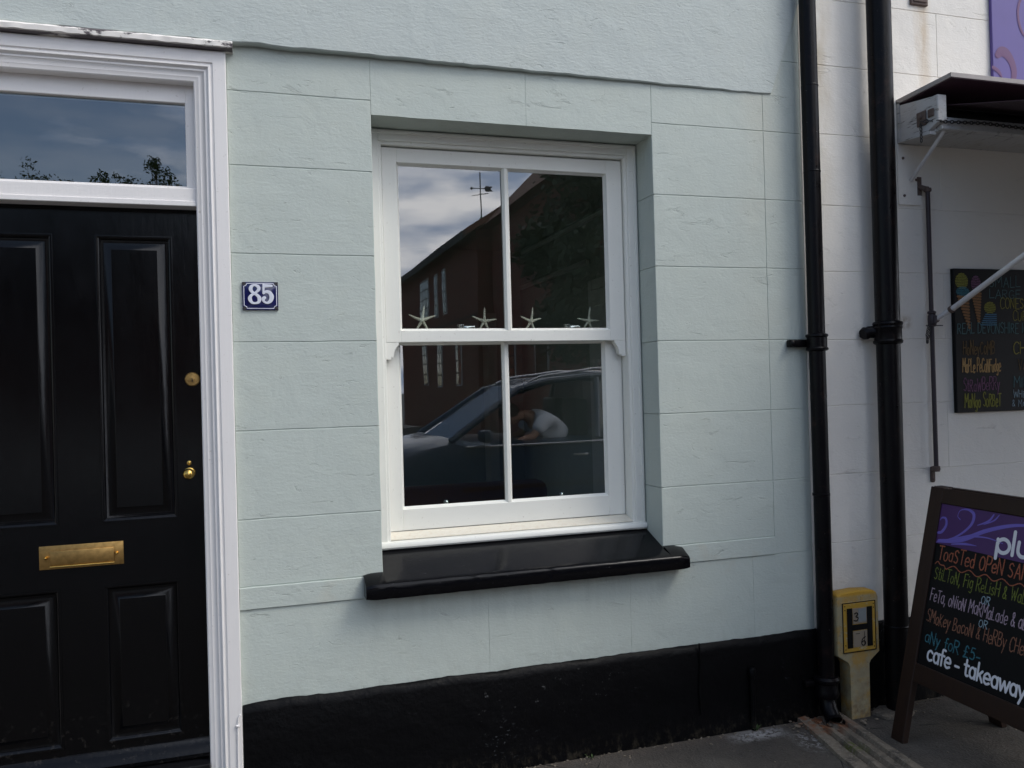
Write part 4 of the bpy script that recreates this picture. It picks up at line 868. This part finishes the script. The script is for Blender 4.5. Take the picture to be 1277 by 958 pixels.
for i in range(6): ribbon(g, F, [(3.392 - .006 * i, 1.797 - i * .010), (3.42, 1.795 - i * .010), (3.458, 1.797 - i * .010)], .0055, .0004)
g.obj('drawing', CH['sea'], mb, smooth=False)

# ================================================================== HYDRANT MARKER POST
hy = thing('hydrant_marker', (2.55, -.06, 0), 'short yellow and cream hydrant marker post with a black H between the two pipes', 'hydrant marker')
g = G(); fy, by = -.095, -.024
head = [(2.437, .285), (2.437, .530), (2.444, .548), (2.462, .558), (2.55, .564), (2.634, .558), (2.650, .548), (2.657, .530), (2.657, .285), (2.610, .250), (2.602, .235), (2.600, .0), (2.500, .0), (2.498, .235), (2.488, .252)]
cxh = 2.548
vs = []
for y, s_ in ((fy, .985), (fy + .006, 1), (by - .01, 1.0), (by, .98)): vs += [(cxh + (x - cxh) * s_, y, .28 + (z - .28) * s_ if z > .1 else z) for x, z in head]
q = len(head); fs = [tuple(range(q)), tuple(range(4 * q - 1, 3 * q - 1, -1))] + [(k_ * q + i, k_ * q + (i + 1) % q, (k_ + 1) * q + (i + 1) % q, (k_ + 1) * q + i) for k_ in range(3) for i in range(q)]
g.add(vs, fs); g.box(2.458, 2.640, fy - .003, fy + .002, .293, .518, .002); g.obj('post', M['marker'], hy)
pl_ = G().box(2.465, 2.633, fy - .007, fy - .0035, .299, .512, .002); pl_ = pl_.obj('sign_plate', M['mplate'], hy)
g = G().box(2.461, 2.4645, fy - .0065, fy - .0032, .296, .515); g.box(2.6335, 2.637, fy - .0065, fy - .0032, .296, .515); g.box(2.4646, 2.6334, fy - .0064, fy - .0031, .5125, .516); g.box(2.4646, 2.6334, fy - .0064, fy - .0031, .2955, .2985); g.obj('plate_edge', M['mblack'], pl_)
g = G().box(2.482, 2.511, fy - .0095, fy - .0072, .316, .492, .001); g.box(2.588, 2.617, fy - .0095, fy - .0072, .316, .492, .001); g.box(2.5112, 2.5878, fy - .0094, fy - .0071, .392, .418, .001); g.obj('letter_h', M['mblack'], pl_)
G().box(2.513, 2.587, fy - .0094, fy - .0072, .421, .490, .001).obj('upper_tile', M['mtile'], pl_); G().box(2.513, 2.587, fy - .0094, fy - .0072, .318, .389, .001).obj('lower_tile', M['mtile'], pl_)
G().box(2.541, 2.583, fy - .0106, fy - .0096, .428, .486, .0005).obj('upper_tile', M['mtile_g'], pl_)
F = Frame((0, fy - .0098, 0), (1, 0, 0), (0, 0, 1)); g = G(); text(g, F, '3', 2.517, .434, .036, .03, .0045, 0, 0); g.obj('number', M['mblack'], pl_, smooth=False); g = G(); text(g, F, '6', 2.553, .324, .038, .03, .0045, 0, 0); ribbon(g, F, [(2.525, .378), (2.545, .378)], .0025); ribbon(g, F, [(2.571, .383), (2.571, .325)], .0025); g.obj('number', M['mblack'], pl_, smooth=False)
for x in (2.473, 2.625):
    for z in (.485, .502, .312, .330): G().lathe((x, fy - .0068, z), [(.0028, 0), (.0022, -.002), (0, -.0022)], axis=1, n=8).obj('rivet', M['mblack'], pl_)
# broken slab beside it
def chunk(pts, h, mat, label):
    g = G(); n = len(pts); vs = [(x, y, -.01) for x, y in pts] + [(x, y, h + .004 * mnoise.noise(Vector((x * 40, y * 40, 0)))) for x, y in pts]
    g.add(vs, [tuple(range(n)), tuple(range(2 * n - 1, n - 1, -1))] + [(i, (i + 1) % n, (i + 1) % n + n, i + n) for i in range(n)]); o = g.obj('broken_slab', M['drain'], smooth=False); return tagit(o, label, 'slab')
chunk([(2.62, -.08), (2.70, -.03), (2.82, -.05), (2.80, -.14), (2.72, -.19), (2.64, -.15)], .012, 'drain', 'small broken tan slab lying behind the leg of the chalk sign')

# ================================================================== A-BOARD
ab = thing('sandwich_board', (2.52, -.73, 0), 'dark wood folding pavement sign with chalked sandwich menu and purple header', 'pavement sign')
th, ph = -1.6136, .2256
U = Vector((math.cos(th), math.sin(th), 0)); Nn = Vector((math.sin(th), -math.cos(th), 0)); UP = -Nn * math.sin(ph) + Vector((0, 0, math.cos(ph))); OUT = UP.cross(U) * -1
Fo = Vector((2.5195, -.3057, 0)); OUT = U.cross(UP)
if OUT.dot(Nn) < 0: OUT = -OUT
def bpt(a, s_, o_): return tuple(Fo + U * a + UP * s_ + OUT * o_)
def bbox(g, a0, a1, s0, s1, o0, o1, bev=.003):
    t = G().box(a0, a1, o0, o1, s0, s1, bev); g.add([bpt(v[0], v[2], v[1]) for v in t.v], t.f); return g
WB, LB = .86, 1.065
fp = bbox(G(), 0, .0695, 0, LB, -.03, 0); bbox(fp, WB - .0695, WB, 0, LB, -.03, 0); fp = fp
bbox(fp, .068, WB - .068, 1.0, LB - .001, -.029, -.001); bbox(fp, .068, WB - .068, .258, .335, -.029, -.001)
fo = fp.obj('front_frame', M['wood'], ab)
bbox(G(), .069, WB - .069, .335, 1.0, -.016, -.008, .0005).obj('chalkboard', M['blackboard'], ab, smooth=False)
hd = bbox(G(), .070, WB - .070, .834, .999, -.0075, -.0060, .0003).obj('header_panel', M['purple'], ab, smooth=False)
# rear panel leaning the other way
REARX = Fo.x + 2 * math.sin(ph) * LB + .0
def rpt(a, s_, o_):
    up2 = Nn * math.sin(ph) + Vector((0, 0, math.cos(ph))); base = Fo - Nn * (2 * math.sin(ph) * LB + .04); ot = -Nn
    return tuple(base + U * a + up2 * s_ + ot * o_ * -1)
g = G()
for a0, a1, s0, s1 in ((0, .0695, 0, LB), (WB - .0695, WB, 0, LB), (.068, WB - .068, 1.0, LB - .001), (.068, WB - .068, .258, .335)):
    t = G().box(a0, a1, -.015, .015, s0, s1, .003); g.add([rpt(v[0], v[2], v[1]) for v in t.v], t.f)
t = G().box(.07, WB - .07, -.004, .004, .335, 1.0); g.add([rpt(v[0], v[2], v[1]) for v in t.v], t.f)
g.obj('rear_frame', M['wood'], ab)
g = G(); bbox(g, .012, .09, LB - .002, LB + .004, -.05, -.006, .001); g.obj('hinge', M['rust'], ab); g = bbox(G(), WB - .09, WB - .012, LB - .002, LB + .004, -.05, -.006, .001); g.obj('hinge', M['rust'], ab)
# writing
FB = Frame(bpt(0, 0, -.0075), U, UP); FH = Frame(bpt(0, 0, -.0062), U, UP)
if FB.n.dot(OUT) < 0: FB.n = -FB.n; FH.n = -FH.n
g = G(); 
for P in ([(.085, .845, .014), (.20, .868, .018), (.32, .925, .016), (.45, .965, .012), (.58, .972, .006)], [(.075, .838, .004), (.17, .875, .007), (.235, .93, .011), (.245, .975, .014), (.215, .992, .009), (.175, .985, .004), (.165, .96, .003), (.18, .948, .004)],
          [(.075, .878, .010), (.095, .885, .012), (.112, .915, .012), (.105, .94, .010), (.085, .942, .007), (.075, .93, .003)], [(.10, .848, .005), (.22, .883, .006), (.32, .897, .005), (.40, .888, .003)],
          [(.155, .843, .004), (.22, .855, .009), (.28, .858, .002)], [(.27, .938, .003), (.32, .962, .009), (.34, .99, .006)], [(.30, .945, .002), (.345, .968, .006), (.365, .992, .004)],
          [(.085, .842, .006), (.24, .892, .008), (.38, .945, .007), (.56, .985, .004)], [(.60, .85, .006), (.68, .90, .014), (.72, .95, .010), (.70, .98, .005)], [(.56, .93, .004), (.60, .97, .008), (.66, .975, .004)]):
    sw(g, FH, P, 8, .0003)
g.obj('swirl', M['lilac'], hd, smooth=False)
g = G(); W_ = .017
def bold(g, s_, a, b, xh, length, w, FF, rise=0):
    # rounded sans letters with an even heavy stroke
    B = {'p': (.62, ['-.1,.55 .1,-.28', O_(.34, .3, .24, .3)]), 'l': (.20, ['-.1,0 .1,1']), 'u': (.62, ['~.1,.6 .1,.2 .22,.02 .4,.04 .5,.2', '-.52,.6 .52,0']), 'm': (.9, ['-.1,0 .1,.6', '~.1,.4 .24,.6 .4,.5 .42,0', '~.42,.4 .56,.6 .74,.5 .76,0']),
         'c': (.55, ['~.48,.5 .3,.6 .1,.46 .08,.16 .26,0 .48,.08']), 'a': (.62, [O_(.3, .3, .22, .3), '-.52,.6 .52,0']), 'f': (.42, ['~.42,.94 .26,.96 .18,.8 .18,0', '-.02,.6 .38,.6']), 'e': (.6, ['~.1,.3 .52,.32 .46,.54 .28,.6 .1,.44 .08,.16 .26,0 .5,.08']),
         't': (.42, ['~.18,.9 .18,.2 .26,.02 .4,.04', '-.02,.6 .38,.6']), 'k': (.56, ['-.1,0 .1,1', '-.46,.6 .14,.28', '-.26,.36 .5,0']), 'w': (.8, ['-.04,.6 .2,0 .4,.54 .58,0 .78,.6']), 'y': (.6, ['-.04,.6 .3,.02', '-.54,.6 .16,-.3']), '-': (.5, ['-.06,.3 .38,.3']), ' ': (.3, [])}
    tot = sum(B[c][0] for c in s_); sx = length / tot; cap = xh / .6; x = a
    for c in s_:
        for q in B[c][1]:
            P = [(x + px * sx, b + rise * (x - a) + py * cap) for px, py in parse(q)]
            if q[0] == '-':
                for p_, q_ in zip(P[:-1], P[1:]): ribbon(g, FF, [p_, q_], w, .0005)
            else: ribbon(g, FF, P, w, .0005)
        x += B[c][0] * sx
bold(g, 'plum', .365, .853, .052, .272, .0145, FH); g.obj('heading', CH['white'], hd, smooth=False)
g = G(); bold(g, 'cafe - takeaway', .118, .364, .039, .475, .0094, FB); g.obj('heading', CH['white'], ab, smooth=False)
def bl(col, s_, a, b, cap, length, w=.0055, rise=0): g = G(); text(g, FB, s_, a, b, cap, length, w, rise, .04); g.obj('writing', CH[col], ab, smooth=False)
bl('orange', 'ToaSTed OPeN SANDwiches', .095, .772, .055, .615, .0052); 
g = G(); P = [(.085 + i * .012, .750 + .008 * math.sin(i * .95) + (.006 if i < 6 else 0) * math.sin(i * 2), .004) for i in range(56)]; sw(g, FB, P, 3, .0004); g.obj('underline', CH['orange'], ab, smooth=False)
bl('green', 'StiLToN, Fig ReLisH & WaLNuT', .090, .690, .050, .515, .0038); bl('pink', 'FeTa, oNioN MaRMaLade & aLMoNd', .088, .600, .050, .555, .0040)
bl('grey', 'OR', .342, .648, .030, .045, .0035); bl('grey', 'OR', .347, .560, .028, .045, .0035)
bl('salmon', 'SMoKey BacoN & HeRBy CHeese', .086, .512, .050, .53, .0040); bl('blue', 'aNy foR £5-', .095, .430, .046, .29, .0048)

# ================================================================== ACROSS THE STREET (seen in the glass)
def facade_window(par, x, ya, yb, za, zb, bars=3, nrow=4):
    g = G().box(x - .03, x + .06, ya, yb, za, zb); fr = g.obj('window', M['white_far'], par, smooth=False)
    g = G(); cols = bars; cw = (yb - ya - .1) / cols; rh = (zb - za - .1) / nrow
    for i in range(cols):
        for j in range(nrow): g.box(x - .035, x - .0305, ya + .05 + i * cw + .025, ya + .05 + (i + 1) * cw - .025, za + .05 + j * rh + .025, za + .05 + (j + 1) * rh - .025)
    g.obj('pane', M['carglass'], fr, smooth=False)
    bk = G().box(x - .0303, x - .0301, ya + .05, yb - .05, za + .05, zb - .05); bk.obj('pane_backing', M['trim'], fr, smooth=False)
    return fr
bb = thing('brick_building', (10, -27, 0), 'red brick building with tiled roof and weather vane mirrored in the window glass', 'building')
G().box(6.55, 16, -33.5, -20.5, 0, 6.3).obj('wall', M['brick_x'], bb, smooth=False)
G().box(6.53, 6.56, -33.4, -20.6, 3.7, 3.78).obj('brick_band', M['fascia'], bb, smooth=False)
def gable(x0, x1, y0, y1, z0, zr, ov=.4): # ridge along y
    xm = (x0 + x1) / 2; sl = (zr - z0) / (xm - x0); za = z0 - sl * ov
    return G().prism([(x0 - ov, za), (xm, zr), (x1 + ov, za), (x1 + ov, za - .18), (xm, zr - .2), (x0 - ov, za - .18)], 1, y0 - ov, y1 + ov)
rf = gable(6.55, 16, -33.5, -20.5, 6.5, 9.6).obj('roof', M['tile'], bb, smooth=False)
G().box(6.12, 6.16, -33.9, -20.5, 5.98, 6.24).obj('fascia_board', M['fascia'], rf, smooth=False)
# nearer hipped wing
G().box(7.0, 16, -20.4, -13.5, 0, 6.4).obj('wing_wall', M['brick_x'], bb, smooth=False)
g = G(); a = .4; e0 = (6.6, -20.8, 6.3); V_ = [(6.6, -20.8, 6.3), (16.4, -20.8, 6.3), (16.4, -13.1, 6.3), (6.6, -13.1, 6.3), (10.2, -17, 10.0), (13, -17, 10.0)]
g.add(V_, [(0, 1, 5, 4), (1, 2, 5), (2, 3, 4, 5), (3, 0, 4), (0, 3, 2, 1)]); g.obj('wing_roof', M['tile'], bb, smooth=False)
for ya, yb, za, zb in ((-29.3, -27.6, 4.2, 5.75), (-26.6, -26.0, 4.1, 5.7), (-25.2, -24.6, 4.1, 5.7), (-28.9, -28.1, 1.7, 3.3), (-26.3, -25.5, 1.6, 3.3), (-23.4, -22.6, 1.6, 3.3)): facade_window(bb, 6.55, ya, yb, za, zb, 3 if yb - ya > 1 else 2)
for ya, yb, za, zb in ((-19.4, -18.3, 1.7, 3.1), (-16.6, -15.6, 1.7, 3.1)): facade_window(bb, 7.0, ya, yb, za, zb, 2)
cx, cy = 9.35, -30
g = G().box(cx - .33, cx + .33, cy - .33, cy + .33, 7.4, 8.12, .02); g.add([(cx - .46, cy - .46, 8.12), (cx + .46, cy - .46, 8.12), (cx + .46, cy + .46, 8.12), (cx - .46, cy + .46, 8.12), (cx - .16, cy - .16, 8.35), (cx + .16, cy - .16, 8.35), (cx + .16, cy + .16, 8.35), (cx - .16, cy + .16, 8.35), (cx, cy, 8.75)], [(0, 1, 5, 4), (1, 2, 6, 5), (2, 3, 7, 6), (3, 0, 4, 7), (4, 5, 8), (5, 6, 8), (6, 7, 8), (7, 4, 8), (3, 2, 1, 0)]); cu = g.obj('cupola', M['copper'], bb, smooth=False)
g = G().tube([(cx, cy, 8.7), (cx, cy, 10.5)], .028, 8); g.tube([(cx - .36, cy, 9.8), (cx + .3, cy, 9.8)], .02, 6)
g.prism([(cx + .18, 9.8), (cx + .26, 9.92), (cx + .55, 9.90), (cx + .45, 9.8), (cx + .55, 9.70), (cx + .26, 9.68)], 1, cy - .015, cy + .015); g.lathe((cx - .38, cy, 9.74), [(.02, 0), (.07, .06), (.02, .12)], n=10); g.tube([(cx - .28, cy - .28, 9.55), (cx + .28, cy + .28, 9.55)], .016, 6); g.obj('weather_vane', M['dark_iron'], cu, smooth=False)

def tree(name, x, y, h, cr, cz, crz, nleaf, ls, mat, label, seed, group=None, z0=0, shape='round'):
    rr = random.Random(seed); t = thing(name, (x, y, z0), label, 'tree', group)
    g = G(); g.tube([(x, y, z0 - .2), (x + .05, y, z0 + h * .3), (x, y + .05, z0 + h * .7), (x, y, z0 + h * .95)], [.045 * h * .5, .03 * h * .5, .015 * h * .5, .01], 8)
    clumps = []
    for i in range(26 if shape == 'round' else 60):
        if shape == 'round':
            a = rr.uniform(0, 6.28); e = rr.uniform(-.8, 1.0); rad = rr.uniform(.35, .9); p = Vector((x + cr * rad * math.cos(a) * math.sqrt(max(.05, 1 - e * e * .8)), y + cr * rad * math.sin(a) * math.sqrt(max(.05, 1 - e * e * .8)), z0 + cz + crz * e * .85))
        else:
            tt = i / 59; p = Vector((x + rr.gauss(0, cr * (.25 + .7 * (1 - tt))), y + rr.gauss(0, cr * .5), z0 + cz - crz + 2 * crz * tt))
        clumps.append((p, rr.uniform(.22, .42) * cr * (1 if shape == 'round' else (1.4 - tt * .45)))); b0 = Vector((x, y, z0 + h * rr.uniform(.3, .6))); g.tube([b0, (b0 + p) / 2 + Vector((0, 0, .1)), p], [.02 * h * .2, .012 * h * .2, .004], 5)
    g.obj('trunk', M['bark'], t)
    vs = []; fs = []
    for i in range(nleaf):
        c, r0 = clumps[rr.randrange(len(clumps))]; d = Vector((rr.gauss(0, 1), rr.gauss(0, 1), rr.gauss(0, .8))).normalized() * r0 * rr.uniform(.3, 1.1) ** .7; p = c + d
        a1 = Vector((rr.gauss(0, 1), rr.gauss(0, 1), rr.gauss(0, 1))).normalized(); a2 = a1.orthogonal().normalized(); s_ = ls * rr.uniform(.6, 1.4)
        k_ = len(vs); vs += [p - a1 * s_, p + a2 * s_ * .5, p + a1 * s_, p - a2 * s_ * .5]; fs.append((k_, k_ + 1, k_ + 2, k_ + 3))
    gg = G(); gg.v = [tuple(v) for v in vs]; gg.f = fs; gg.mi = [0] * len(fs)
    me = bpy.data.meshes.new('crown'); me.from_pydata(gg.v, [], gg.f); me.materials.append(mat); o = bpy.data.objects.new('crown', me); COL.objects.link(o); o.parent = t; o.matrix_parent_inverse = Matrix.Translation(-t.location)
tree('broadleaf_tree', 7.4, -11.6, 6.5, 2.5, 4.2, 2.3, 16000, .085, M['leaf_dark'], 'dark leafy street tree mirrored in the right hand upper pane', 3)
TL = ['broad tree top at the left of the fanlight reflection', 'second tree top from the left in the fanlight reflection', 'small tree top in the middle left of the fanlight reflection', 'tall narrow tree top in the middle of the fanlight reflection',
      'low tree top right of the tall one in the fanlight reflection', 'rightmost narrow tree top in the fanlight reflection', 'wide tree standing beyond the left end of the fanlight reflection']
for i, (x, h, cr) in enumerate(((-8.6, 9.7, 1.1), (-6.9, 10.0, .8), (-5.9, 9.6, .6), (-5.0, 10.4, .55), (-4.1, 9.9, .7), (-3.0, 10.5, .6), (-10.6, 9.4, 1.3))):
    tree('slender_tree', x, -30 + (i % 3) * .7, h - .55, cr * 1.25, h - 3.15, 2.5, 2600, .055, M['leaf'], TL[i], 20 + i, 'slender trees across the street', shape='cone')

tb = thing('brick_terrace', (-18, -36, 0), 'long dark brick terrace with a slate roof facing the black door from across the street', 'terrace')
G().box(-42, 2.6, -39, -32.2, 0, 6.6).obj('wall', M['brick_y'], tb, smooth=False)
G().prism([(-39.3, 6.5), (-35.6, 9.3), (-31.9, 6.5), (-31.9, 6.35), (-39.3, 6.35)], 0, -42, 2.7).obj('roof', M['fascia'], tb, smooth=False)
for i in range(12):
    for z in (1.0, 4.0):
        x = -40 + i * 3.5; f_ = G().box(x, x + 1.1, -32.22, -32.17, z, z + 1.7).obj('window', M['white_far'], tb, smooth=False); G().box(x + .08, x + 1.02, -32.168, -32.16, z + .08, z + 1.62).obj('pane', M['carglass'], f_, smooth=False)
# low pale wall invented to put a bright band in the door's reflection
g = G().box(-14, 2.5, -11.9, -11.65, -.05, .95, .01); o = g.obj('added_pale_wall', M['garden']); tagit(o, 'low pale wall added across the street for a bright band in the door gloss', 'added wall')

# --- parked car
car = thing('parked_car', (3.1, -5.15, -.14), 'dark blue family car parked at the kerb and mirrored in the lower panes', 'car')
YN, YF = -4.28, -6.02
def loft_car():
    prof = [(.86, .42), (.82, .62), (.92, .80), (1.25, .93), (1.85, 1.02), (2.1, .97), (4.7, .98), (5.05, 1.0), (5.22, .80), (5.22, .45), (5.05, .22), (1.0, .2)]
    n_ = len(prof); st = [(YN + .03, .55), (YN - .02, .985), (YN - .16, 1.0), ((YN + YF) / 2, 1.02), (YF + .16, 1.0), (YF + .02, .985), (YF - .03, .55)]
    g = G(); vs = []
    for i, (y, s_) in enumerate(st):
        for x, z in prof:
            if i in (0, 6): zz = min(z, .78); xx = 3.04 + (x - 3.04) * .965
            elif i in (1, 5): zz = z - .05 * (z > .7); xx = 3.04 + (x - 3.04) * .985
            else: zz = z * (1 + (.012 if i == 3 and z > .8 else 0)); xx = x
            vs.append((xx, y, zz - .0))
    fs = [(i * n_ + j, i * n_ + (j + 1) % n_, (i + 1) * n_ + (j + 1) % n_, (i + 1) * n_ + j) for i in range(6) for j in range(n_)] + [tuple(range(n_)), tuple(6 * n_ + j for j in range(n_))]
    g.add(vs, fs); return g
# open tub: lower body made as shell without the cabin lid is approximated by a hollowed box set
G_ = loft_car(); body = G_.obj('body', M['carpaint'], car)
def P4(g, pts, t=.02):
    P_ = [Vector(p) for p in pts]; nrm = (P_[1] - P_[0]).cross(P_[2] - P_[0]).normalized() * t; g.add([tuple(p) for p in P_] + [tuple(p + nrm) for p in P_], [(0, 1, 2, 3), (7, 6, 5, 4), (0, 4, 5, 1), (1, 5, 6, 2), (2, 6, 7, 3), (3, 7, 4, 0)])
zb, zt2 = .93, 1.60
roofp = [(2.62, 1.50), (2.95, 1.59), (3.5, 1.64), (4.1, 1.62), (4.65, 1.54)]
g = G(); vs = []
for x, z in roofp: vs += [(x, YN - .22, z - .03), (x, YN - .30, z), (x, (YN + YF) / 2, z + .02), (x, YF + .30, z), (x, YF + .22, z - .03)]
vs2 = [(x, y, z - .035) for x, y, z in vs]; nv = len(vs); fs = [(i * 5 + j, i * 5 + j + 1, (i + 1) * 5 + j + 1, (i + 1) * 5 + j) for i in range(4) for j in range(4)]
fs += [tuple(k_ + nv for k_ in f) for f in fs]; g.add(vs + vs2, fs)
for yn, yi in ((YN - .06, YN - .24), (YF + .06, YF + .24)):
    g.tube([(1.86, yn, .99), (2.3, (yn + yi) / 2 , 1.28), (2.62, yi, 1.49), (2.95, yi, 1.57), (3.5, yi, 1.615), (4.1, yi, 1.60), (4.65, yi, 1.52), (4.95, yn, 1.0)], .035, 8)
    g.tube([(3.42, yn, .97), (3.5, yi, 1.60)], .035, 8); g.tube([(4.3, yn, .97), (4.35, yi, 1.58)], .03, 8)
g.obj('roof', M['carpaint'], car)
g = G(); P4(g, [(1.86, YN - .1, .99), (1.78, (YN + YF) / 2, 1.03), (2.56, (YN + YF) / 2, 1.53), (2.62, YN - .27, 1.49)], .004); P4(g, [(1.78, (YN + YF) / 2, 1.03), (1.86, YF + .1, .99), (2.62, YF + .27, 1.49), (2.56, (YN + YF) / 2, 1.53)], .004); g.obj('windscreen', M['carglass'], car, smooth=False)
for yn, yi in ((YN - .08, YN - .245), (YF + .08, YF + .245)):
    g = G(); P4(g, [(3.46, yn, .97), (4.3, yn, .97), (4.35, yi, 1.57), (3.5, yi, 1.59)], .004); g.obj('side_window', M['carglass'], car, smooth=False)
for y in (YN - .30, YF + .30): G().tube([(2.75, y, 1.56), (2.9, y, 1.62), (3.5, y, 1.69), (4.2, y, 1.67), (4.5, y, 1.58)], .014, 8).obj('roof_rail', M['silver'], car)
for x in (3.12, 4.12): G().box(x, x + .16, YN + .012, YN + .030, .80, .825, .006, 2).obj('door_handle', M['silver'], car)
for x in (2.05, 3.45, 4.45): G().box(x, x + .008, YN + .016, YN + .024, .30, .93).obj('door_seam', M['trim'], car)
G().box(1.95, 4.6, YN + .012, YN + .032, .50, .55, .006).obj('rubbing_strip', M['trim'], car)
G().box(2.0, 4.7, YN - .03, YN + .012, .925, .945, .004).obj('window_trim', M['silver'], car)
for x in (1.55, 4.35):
    for y, sg in ((YN - .09, 1), (YF + .09, -1)):
        wh = G().lathe((x, y, .17), [(.22, -.1), (.30, -.105), (.32, -.08), (.32, .08), (.30, .105), (.22, .1)], axis=1, n=28).obj('wheel', M['rubber'], car)
        G().lathe((x, y, .17), [(.21, -.108), (.20, -.09), (.06, -.07), (.05, .07), (.20, .09), (.21, .108)], axis=1, n=20).obj('rim', M['silver'], wh)
for y in (YN - .16, YF + .16): G().box(.86, .98, y - .13, y + .13, .62, .74, .02, 2).obj('headlight', M['lamp'], car)
for y, sg in ((YN + .06, 1), (YF - .06, -1)): G().box(2.12, 2.25, y - .09, y + .07, .98, 1.10, .03, 2).obj('wing_mirror', M['carpaint'], car)
for y in (-4.85, -5.5): G().box(3.30, 3.45, y - .22, y + .22, .95, 1.38, .04, 2).box(2.8, 3.4, y - .22, y + .22, .6, .955, .04, 2).obj('seat', M['trim'], car)
# person bending in the car
def skin_obj(name, verts, edges, radii, mat, parent, root=0, sub=2):
    me = bpy.data.meshes.new(name); me.from_pydata(verts, edges, []); me.materials.append(mat)
    o = bpy.data.objects.new(name, me); COL.objects.link(o)
    if parent is not None: o.parent = parent; o.matrix_parent_inverse = Matrix.Translation(-parent.location)
    sk = o.modifiers.new('skin', 'SKIN'); sk.use_smooth_shade = True
    sl = me.skin_vertices[0].data
    for i, r_ in enumerate(radii): sl[i].radius = r_ if isinstance(r_, tuple) else (r_, r_); sl[i].use_root = (i == root)
    sb = o.modifiers.new('sub', 'SUBSURF'); sb.levels = sub; sb.render_levels = sub; return o
pr = thing('person', (2.98, -4.72, .6), 'person in a pale blue shirt leaning forward in the driver seat of the parked car', 'person')
bv = [(3.12, -4.75, .88), (3.05, -4.75, 1.0), (2.95, -4.75, 1.14), (2.80, -4.75, 1.22), (2.70, -4.75, 1.22), (2.62, -4.75, 1.20), (2.54, -4.75, 1.17), (2.90, -4.54, 1.16), (2.78, -4.50, 1.0), (2.60, -4.52, .95), (2.90, -4.96, 1.16), (2.78, -5.0, 1.0), (2.60, -4.98, .95), (2.95, -4.63, .86), (2.70, -4.62, .88), (2.66, -4.62, .55), (2.95, -4.87, .86), (2.70, -4.88, .88), (2.66, -4.88, .55)]
be = [(0, 1), (1, 2), (2, 3), (3, 4), (4, 5), (5, 6), (2, 7), (7, 8), (8, 9), (2, 10), (10, 11), (11, 12), (0, 13), (13, 14), (14, 15), (0, 16), (16, 17), (17, 18)]
bo = skin_obj('body', bv, be, [.14, .14, .15, .07, .06, .10, .08, .06, .045, .035, .06, .045, .035, .09, .07, .045, .09, .07, .045], M['skin'], pr)
skin_obj('shirt', [(3.14, -4.75, .90), (3.06, -4.75, 1.01), (2.96, -4.75, 1.15), (2.84, -4.75, 1.22), (2.91, -4.53, 1.16), (2.80, -4.49, 1.04), (2.91, -4.97, 1.16), (2.80, -5.01, 1.04)], [(0, 1), (1, 2), (2, 3), (2, 4), (4, 5), (2, 6), (6, 7)], [(.20, .20), (.21, .20), (.20, .19), .11, .09, .07, .09, .07], M['shirt'], pr)
b = bmesh.new(); bmesh.ops.create_uvsphere(b, u_segments=20, v_segments=14, radius=.115)
for v in b.verts: v.co = Vector((v.co.x * 1.0 + 2.60, v.co.y * .8 - 4.75, v.co.z * .9 + 1.24))
G().bm(b).obj('hair', M['hair'], pr)
